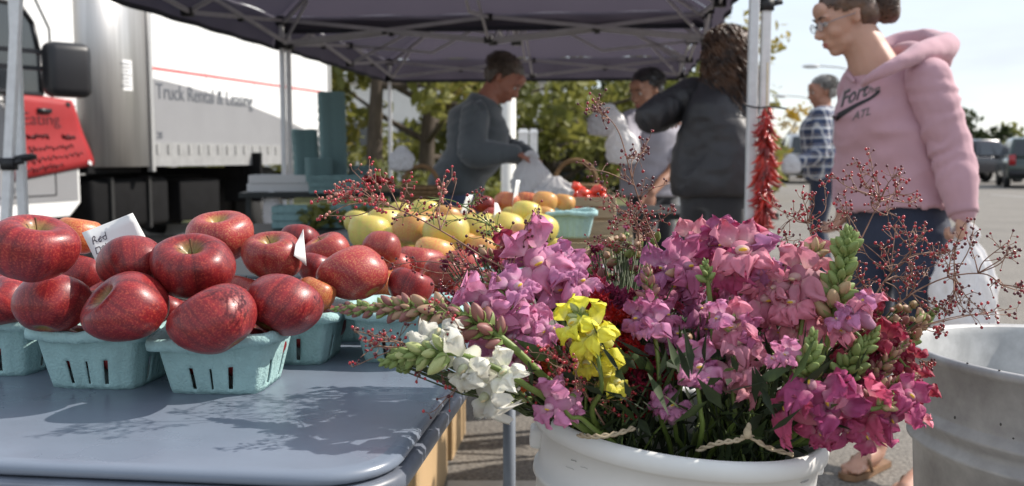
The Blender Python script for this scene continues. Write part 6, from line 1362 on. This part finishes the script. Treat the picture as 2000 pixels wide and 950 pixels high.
spike('hot pink snapdragon with large drooping florets at the lower right', [(1560, 860, .93), (1590, 820, .9), (1640, 800, .88), (1700, 800, .87), (1740, 790, .87)], 'hot', [(1548, 800, 88), (1590, 760, 88), (1622, 792, 84), (1655, 832, 84), (1605, 840, 66), (1702, 795, 86), (1700, 846, 72), (1748, 812, 80), (1775, 775, 62), (1650, 770, 50, 'pink')], (('s', .9, 1, 5, .012),), leaves=4, stem_r=.0034)
spike('dusty crimson snapdragon between the green buds and the metal tub', [(1600, 850, .98), (1660, 790, .96), (1720, 720, .95), (1770, 670, .95)], 'crimson', [(1660, 700, 56), (1700, 690, 56), (1735, 700, 54), (1720, 660, 50), (1680, 735, 56), (1762, 735, 50), (1775, 700, 48), (1640, 730, 48, 'pink'), (1790, 740, 44), (1705, 725, 46), (1750, 668, 42)], (('m', .62, 1, 26, .013), ('p', .7, 1, 14, .012)), leaves=3)
spike('crimson bud cluster drooping beside the metal tub', [(1620, 850, .96), (1690, 790, .92), (1750, 750, .91), (1790, 735, .91)], 'crimson', [(1800, 770, 40), (1795, 820, 36, 'pink'), (1780, 755, 40)], (('m', .6, 1, 24, .013), ('s', .6, 1, 8, .011)), leaves=3)
spike('dusty pink snapdragon behind the big salmon one', [(1500, 800, 1.1), (1510, 680, 1.1), (1520, 590, 1.12), (1530, 530, 1.12)], 'mauve', [(1515, 545, 46), (1540, 560, 44, 'pink'), (1500, 600, 50, 'mauve'), (1480, 640, 56, 'mauve'), (1500, 680, 60, 'pink'), (1530, 700, 50, 'mauve')], (('p', .85, 1, 8, .013),), leaves=5)
spike('hot pink snapdragon deep in the middle of the bouquet', [(1380, 820, 1.06), (1385, 740, 1.06), (1395, 650, 1.07), (1400, 560, 1.07)], 'hot', [(1400, 560, 46), (1420, 590, 50, 'mauve'), (1385, 640, 50, 'mauve'), (1405, 680, 50), (1380, 690, 44, 'mauve')], (('m', .85, 1, 10, .013),), leaves=6)
# deep red blooms
rn = random.Random(12)
BL = [bloom_mesh(s, PET['red']) for s in range(3)]; BLc = bloom_mesh(7, PET['crimson'])
def bloom(px, py, d, wp, label, me, name='red_bloom', tilt=(0, 0, 0)):
    c = P(px, py, d); root = BC + BT @ V((-.02 + rn.uniform(-.04, .04), rn.uniform(-.02, .04), -.28)); t = thing(name, label, 'flower', root, 'deep red blooms in the middle of the bucket'); out = ((EYE - c).normalized() + V((rn.uniform(-.5, .5), 0, rn.uniform(0, .7)))).normalized()
    MB().tube(catmull([V((0, 0, 0)), (c - root) * .55 + V((0, 0, .01)), c - root - out * .03, c - root], 5), .0022, 7).obj('stem', M_stemd, t)
    link('bloom_head', me, t, c - root, out.to_track_quat('Z', 'Y'), wp / FPX * d)
    for k in range(3): link('leaf', LEAF[2 + k % 2], t, (c - root) * (.5 + .15 * k), V((rn.uniform(-1, 1), rn.uniform(-1, .2), .5)).to_track_quat('Z', 'Y'), .05)
for i, (px, py, d, wp, lab) in enumerate(((1205, 640, .99, 92, 'bright red bloom right of the yellow snapdragon, topmost of the red ones'), (1225, 690, .97, 96, 'bright red bloom under the topmost one'), (1255, 740, .97, 92, 'dark red bloom in the shade of the lilac florets'), (1215, 745, .99, 80, 'dark red bloom right of the lower yellow floret'), (1290, 720, 1.0, 84, 'dark red bloom below the centre left mauve flowers'), (1240, 790, .99, 74, 'lowest dark red bloom above the stems'), (1170, 600, 1.02, 70, 'dark red bloom behind the yellow snapdragon'), (1290, 770, 1.0, 66, 'dark red bloom low beside the small lilac floret'))): bloom(px, py, d, wp, lab, BL[i % 3])
bloom(1195, 592, 1.03, 90, 'dusty maroon bloom above the red ones', BLc, 'maroon_bloom'); bloom(1240, 590, 1.05, 60, 'small dusty maroon bloom right of the larger one', BLc, 'maroon_bloom'); bloom(1165, 560, 1.08, 56, 'maroon bloom half hidden behind lilac petals', BLc, 'maroon_bloom')
# small brick red and orange filler flower
FIL = {k: bloom_mesh(20 + i, PET[c], 16) for i, (k, c) in enumerate((('o', 'orange'), ('c', 'crimson'), ('y', 'yellow'), ('m', 'mauve'), ('r', 'red')))}
def filler(label, regions, name='filler_sprig', cat='flower', seed=1, d=.97, group='small filler flowers'):
    rn = random.Random(seed); c0 = P(regions[0][0], regions[0][1], d); root = BC + BT @ V((rn.uniform(-.04, .04), 0, -.28)); t = thing(name, label, cat, root, group); st = MB(); mid = (c0 - root) * .55 + V((0, 0, 0)); mid.z = max(mid.z, .29)
    for (px, py, rx, ry, n, kinds, sz) in regions:
        for k in range(n):
            a = rn.uniform(0, 6.28); q = math.sqrt(rn.random()); p = P(px + math.cos(a) * q * rx, py + math.sin(a) * q * ry, d + rn.uniform(-.03, .05)); st.tube([mid + V((rn.uniform(-.01, .01),) * 3), mid.lerp(p - root, .6) + V((rn.uniform(-.008, .008), 0, -.006)), p - root], [.0013, .001, .0007], 4)
            out = ((EYE - p).normalized() * .6 + V((rn.gauss(0, .5), rn.gauss(0, .5), rn.gauss(0.2, .5)))).normalized(); kd = rn.choice(kinds)
            link('tiny_flower' if kd in FIL else 'bud', FIL[kd] if kd in FIL else BUD[{'G': 'g', 'P': 'p', 'M': 'm', 'S': 's', 'W': 'w'}[kd]], t, p - root, out.to_track_quat('Z', 'Y'), sz * rn.uniform(.7, 1.3))
    st.tube([V((0, 0, 0)), mid], .002, 5); st.obj('stem', M_stemd, t); return t
filler('brick red and orange filler flowers under the lilac snapdragon at the left', [(1085, 700, 52, 42, 46, 'oocrcP', .017), (1050, 740, 40, 26, 20, 'occ', .013)], seed=2, d=.99)
filler('brownish seed heads behind the lilac flowers at the left', [(930, 520, 66, 34, 40, 'cMPc', .013), (905, 575, 60, 22, 16, 'MPc', .012)], seed=3, d=1.08)
filler('grey green and mauve filler in the gap left of the bouquet centre', [(1200, 510, 60, 40, 40, 'mGPcM', .014), (1170, 560, 40, 40, 24, 'cMm', .014), (1240, 470, 40, 30, 18, 'PGm', .012)], seed=4, d=1.14)
filler('dusty crimson filler at the right end of the bouquet', [(1720, 650, 70, 40, 50, 'cMPSc', .013), (1770, 630, 40, 40, 26, 'PScM', .012), (1690, 690, 60, 36, 30, 'cMc', .015)], seed=5, d=1.02)
filler('pale pink and green filler behind the salmon snapdragon', [(1500, 640, 60, 60, 30, 'mGPm', .016), (1620, 680, 50, 50, 30, 'PGmc', .015), (1470, 800, 40, 30, 12, 'PG', .012)], seed=6, d=1.04)
filler('red speckled filler beside the deep red blooms', [(1150, 760, 60, 50, 40, 'ccrG', .011), (1340, 680, 60, 60, 26, 'mcP', .014), (1290, 560, 60, 50, 30, 'cmPG', .014)], seed=7, d=1.03)
filler('low white and green filler under the white snapdragon', [(1000, 770, 40, 24, 12, 'WGo', .012), (800, 700, 40, 26, 24, 'GWG', .014)], seed=8, d=.93)
# leafy mass and stems in the bucket: nobody could count them
def bucket_foliage():
    rn = random.Random(9); mb = MB()
    for k in range(2600):
        a = rn.uniform(0, 6.283); q = math.sqrt(rn.random()) * .15; z = rn.uniform(-.17, .085) ; r_ = q * (1 + max(0, z) * 2.2) * (.78 if z < .03 else 1)
        p = BC + BT @ V((r_ * math.cos(a), r_ * math.sin(a) * (1 if z > 0 else .97), z))
        if z < .03 and abs(r_ * math.cos(a) + .012) < .032 and r_ * math.sin(a) < .03: continue
        L_ = rn.uniform(.02, .05); d = V((math.cos(a) * .5 + rn.gauss(0, .5), math.sin(a) * .5 + rn.gauss(0, .5), rn.gauss(.6, .5))).normalized(); s = d.orthogonal().normalized() * L_ * rn.uniform(.06, .15); nn_ = d.cross(s).normalized()
        s = (Matrix.Rotation(rn.uniform(0, 3), 3, d) @ s); mb.add([p, p + d * L_ * .4 + s, p + d * L_ + nn_ * L_ * .1, p + d * L_ * .4 - s, p + d * L_ * .45 + nn_ * L_ * .08], [(0, 1, 4), (1, 2, 4), (2, 3, 4), (3, 0, 4)], rn.choice((0, 0, 1)))
    tag(mb.obj('bucket_foliage', [M_leafd, M_leaf]), 'dark leaves crowded in the mouth of the white bucket', 'foliage', kind='stuff')
    mb = MB()
    for k in range(230):
        a = rn.uniform(0, 6.283); q = math.sqrt(rn.random()); b0 = BC + BT @ V((q * .06 * math.cos(a), q * .06 * math.sin(a), -.3)); ax = rn.choice((-.085, .055, .06)); tz = rn.uniform(-.06, -.02)
        if k % 2 == 0: ax = -.07 if rn.random() < .45 else .055
        kn = BC + BT @ V((ax + rn.uniform(-.03, .03), -.055 + rn.uniform(-.03, .03), -.055)); e = BC + BT @ V((max(-.115, min(.115, ax * 1.1 + rn.gauss(0, .03))), max(-.08, min(.08, -.01 + rn.gauss(0, .04))), rn.uniform(.01, .07)))
        mb.tube(catmull([b0, kn, e], 4), rn.uniform(.0009, .0018), 5, rn.choice((0, 1)))
    tag(mb.obj('bucket_stems', [M_stemd, M_stem]), 'bundled stems tied with twine in the white bucket', 'stems', kind='stuff')
bucket_foliage()
M_twine = mat('pale twine', (.52, .42, .28), .85, var=.3, vscale=120)
def twine(pts, label):
    o0 = P(*pts[0]); W_ = [P(*p) - o0 for p in pts]; mb = MB(); cc = catmull(W_, 8)
    for s in (0, 1): mb.tube([p + V((.0012 * math.cos(i * .9 + s * 3.14), .0012 * math.sin(i * .9 + s * 3.14), .0012 * math.sin(i * .9 + s * 3.14))) for i, p in enumerate(cc)], .0014, 6)
    o = mb.obj('twine', M_twine); o.location = o0; tag(o, label, 'twine', 'twine round the flower bundles')
twine([(1130, 850, .90), (1160, 853, .885), (1200, 848, .885), (1238, 836, .90)], 'pale twine round the left bundle of stems')
twine([(1362, 880, .90), (1400, 866, .885), (1440, 860, .885), (1462, 852, .885), (1500, 874, .89), (1548, 888, .91)], 'pale twine round the right bundle of stems, with a knot')
kb = MB(); kb.ell((0, 0, 0), (.004, .003, .006)); kb.ell((.001, 0, .005), (.0025, .0025, .005)); ko = kb.obj('twine_knot', M_twine); ko.location = P(1460, 846, .88); tag(ko, 'knot of the twine on the right bundle', 'twine')
# ================================================================== berry sprigs
M_twig = mat('reddish twig', (.28, .15, .10), .7, var=.35, vscale=60); M_berry = [mat('red berry', (.28, .015, .022), .25, coat=.4), mat('dark berry', (.09, .008, .014), .3, coat=.3), mat('bright berry', (.48, .03, .04), .25, coat=.4), mat('pale berry', (.55, .22, .16), .3, coat=.2)]
ico = MB(); ico.ell((0, 0, 0), (1, 1, 1.08), None, 8, 6)
def sprig(label, pts, heads, seed, br=.0016, mix=(0, 0, 1, 2), twig=.0008, wob=1.0, green=False):
    """pts: main stem (px, py, d); heads: (px, py, rx, ry, n_berries)"""
    rn = random.Random(seed); W_ = [P(*p) for p in pts]; root = W_[0]; t = thing('berry_sprig', label, 'sprig', root, 'berry sprigs in the bouquet'); dep = pts[-1][2]
    path = catmull(W_, 7); L_ = len(path); mb = MB(); mb.tube([p - root for p in path], [twig * (1.5 - .9 * i / L_) for i in range(L_)], 6); bm_ = MB()
    for (px, py, rx, ry, n) in heads:
        c = P(px, py, dep); i = min(range(L_ // 3, L_), key=lambda k: (path[k] - c).length); j = max(L_ // 3, i - rn.randrange(1, 5)); s = path[j]
        nb = max(2, n // 7)
        for b in range(nb):
            a = rn.uniform(0, 6.28); q = math.sqrt(rn.random()) * .75; hc = P(px + math.cos(a) * q * rx, py + math.sin(a) * q * ry, dep + rn.uniform(-.05, .05)); k1 = s.lerp(hc, .5) + V((rn.uniform(-.01, .01), rn.uniform(-.01, .01), rn.uniform(-.008, .008))) * wob
            sub = catmull([s, k1, hc], 4); mb.tube([p - root for p in sub], [twig * (.85 - .4 * k / len(sub)) for k in range(len(sub))], 5)
            for m_ in range(max(1, n // nb)):
                st = sub[rn.randrange(len(sub) // 2, len(sub))]; dirn = (hc - s).normalized() * rn.uniform(.2, 1) + V((rn.gauss(0, .7), rn.gauss(0, .7), rn.gauss(0.1, .7))); ln = rn.uniform(.4, 1.2) * .5 * (rx + ry) * .5 / FPX * dep; e = st + dirn.normalized() * ln; md = st.lerp(e, .55) + V((0, 0, rn.uniform(-.003, .003)))
                mb.tube([st - root, md - root, e - root], [twig * .5, twig * .42, twig * .38], 4, cap=False)
                o = len(bm_.v); r_ = br * rn.uniform(.7, 1.2); bm_.add([V(v) * r_ + e - root for v in ico.v], ico.f, rn.choice(mix))
                if rn.random() < .45: e2 = md + V((rn.gauss(0, .6), rn.gauss(0, .6), rn.gauss(0, .6))).normalized() * ln * .45; mb.tube([md - root, e2 - root], twig * .38, 4, cap=False); bm_.add([V(v) * br * rn.uniform(.6, 1) + e2 - root for v in ico.v], ico.f, rn.choice(mix))
    mb.obj('twig', M_stem if green else M_twig, t); o = bm_.obj('berries', M_berry, t); o['kind'] = 'stuff'; return t
sprig('red berry sprig reaching farthest up left, in front of the dark back table', [(1060, 700, .98), (1030, 562, 1.0), (940, 500, 1.0), (860, 450, 1.0), (780, 410, 1.0), (700, 385, 1.0)], [(660, 400, 60, 36, 34), (640, 380, 40, 26, 20), (700, 350, 70, 36, 34), (740, 400, 70, 30, 24), (880, 345, 50, 40, 24), (620, 425, 24, 20, 10), (760, 350, 60, 30, 18)], 1, mix=(2, 2, 0, 3))
sprig('berry sprig on a thin yellowish stem crossing in front of the yellow apples', [(1120, 700, 1.02), (1080, 600, 1.04), (1000, 480, 1.06), (900, 400, 1.08), (835, 385, 1.08)], [(905, 370, 60, 40, 18), (820, 440, 80, 40, 22), (1000, 440, 100, 50, 30), (900, 450, 90, 44, 26), (1080, 430, 60, 50, 16)], 2, mix=(1, 1, 0), green=True)
sprig('tall berry sprig rising before the white bags beside the pale shirt', [(1320, 640, 1.08), (1290, 500, 1.1), (1262, 430, 1.1), (1235, 350, 1.1), (1210, 262, 1.1), (1180, 220, 1.1)], [(1160, 215, 56, 38, 30), (1225, 280, 60, 40, 14), (1270, 300, 60, 40, 16), (1290, 340, 50, 40, 10), (1180, 330, 60, 50, 10)], 3, mix=(1, 1, 1, 0), twig=.0008)
sprig('dark red berry sprig in front of the dark jacket, low', [(1290, 640, 1.06), (1270, 560, 1.08), (1250, 480, 1.1), (1240, 420, 1.1)], [(1215, 420, 46, 40, 40), (1265, 430, 56, 40, 40), (1310, 410, 40, 24, 18), (1180, 400, 40, 60, 24), (1150, 480, 50, 50, 24)], 4, mix=(0, 1, 0))
sprig('berry sprig over the waist of the woman in pink', [(1600, 720, 1.02), (1640, 620, 1.04), (1660, 520, 1.06), (1700, 430, 1.08), (1730, 370, 1.08)], [(1700, 320, 66, 34, 24), (1660, 350, 60, 40, 24), (1770, 340, 66, 36, 20), (1720, 400, 80, 40, 26), (1640, 410, 50, 40, 16), (1800, 400, 50, 40, 14)], 5, mix=(0, 0, 2, 1), twig=.00085)
sprig('widest berry sprig spreading right across the white bag of the woman in pink', [(1640, 760, 1.0), (1700, 660, 1.02), (1760, 590, 1.04), (1840, 545, 1.05), (1920, 535, 1.05), (1960, 560, 1.05)], [(1860, 500, 70, 50, 34), (1930, 480, 60, 50, 30), (1900, 600, 80, 40, 36), (1965, 570, 50, 50, 24), (1840, 620, 60, 40, 24), (1800, 540, 60, 50, 26), (1900, 420, 50, 30, 14)], 6, mix=(1, 0, 1, 0), twig=.0009)
sprig('dense dark red berry sprig in front of the jeans of the woman in pink', [(1620, 730, 1.0), (1680, 640, 1.02), (1720, 560, 1.04), (1770, 500, 1.05), (1810, 450, 1.05)], [(1740, 480, 80, 60, 30), (1700, 540, 60, 50, 28), (1790, 560, 80, 60, 24), (1770, 430, 80, 50, 26), (1820, 500, 50, 50, 16), (1690, 460, 50, 50, 14)], 7, mix=(0, 0, 2), twig=.00085)
sprig('berry sprig before the hips of the man in plaid', [(1580, 700, 1.06), (1600, 560, 1.08), (1590, 480, 1.1), (1570, 420, 1.1)], [(1580, 400, 50, 40, 30), (1620, 430, 50, 36, 24), (1530, 420, 60, 60, 14), (1600, 375, 50, 26, 14)], 8, mix=(0, 0, 1, 2))
sprig('sparse berry sprig over the road right of the hanging red peppers', [(1500, 640, 1.05), (1530, 540, 1.06), (1540, 490, 1.06), (1535, 460, 1.06)], [(1530, 478, 42, 40, 22), (1560, 500, 30, 30, 10)], 9, mix=(1, 1, 0))
sprig('berry sprig hanging down left over the table edge and baskets', [(1110, 780, .95), (1030, 740, .92), (940, 700, .91), (850, 680, .91), (770, 680, .92)], [(760, 660, 70, 40, 30), (720, 640, 40, 40, 20), (830, 750, 60, 40, 20), (900, 790, 90, 34, 14), (700, 710, 26, 30, 6), (880, 610, 70, 30, 20)], 10, mix=(1, 0, 1, 2), twig=.00085)
sprig('berry sprig lying over the speckled apples', [(1120, 690, .98), (1040, 600, 1.0), (960, 540, 1.02), (880, 510, 1.03)], [(870, 500, 70, 40, 18), (800, 520, 60, 36, 12), (940, 560, 60, 36, 18), (860, 560, 70, 30, 16), (1040, 420, 50, 40, 14)], 11, mix=(1, 0, 1))
sprig('red berry sprig inside the lower left of the bouquet', [(1180, 830, .92), (1150, 780, .91), (1120, 720, .90), (1100, 690, .90)], [(1090, 700, 60, 50, 44), (1160, 740, 60, 60, 34), (1050, 770, 50, 30, 18), (1220, 780, 60, 50, 26)], 12, mix=(2, 0, 0))
sprig('berry sprig inside the right of the bouquet above the tub rim', [(1620, 800, .98), (1700, 720, .99), (1760, 660, 1.0), (1800, 630, 1.0)], [(1760, 640, 70, 40, 40), (1700, 640, 60, 40, 30), (1800, 690, 30, 60, 20), (1840, 640, 50, 26, 16), (1950, 600, 50, 40, 16)], 13, mix=(0, 0, 2, 1))
for o in list(scene.objects):
    if o.type == 'EMPTY' and not o.children and o.parent is None: bpy.data.objects.remove(o)
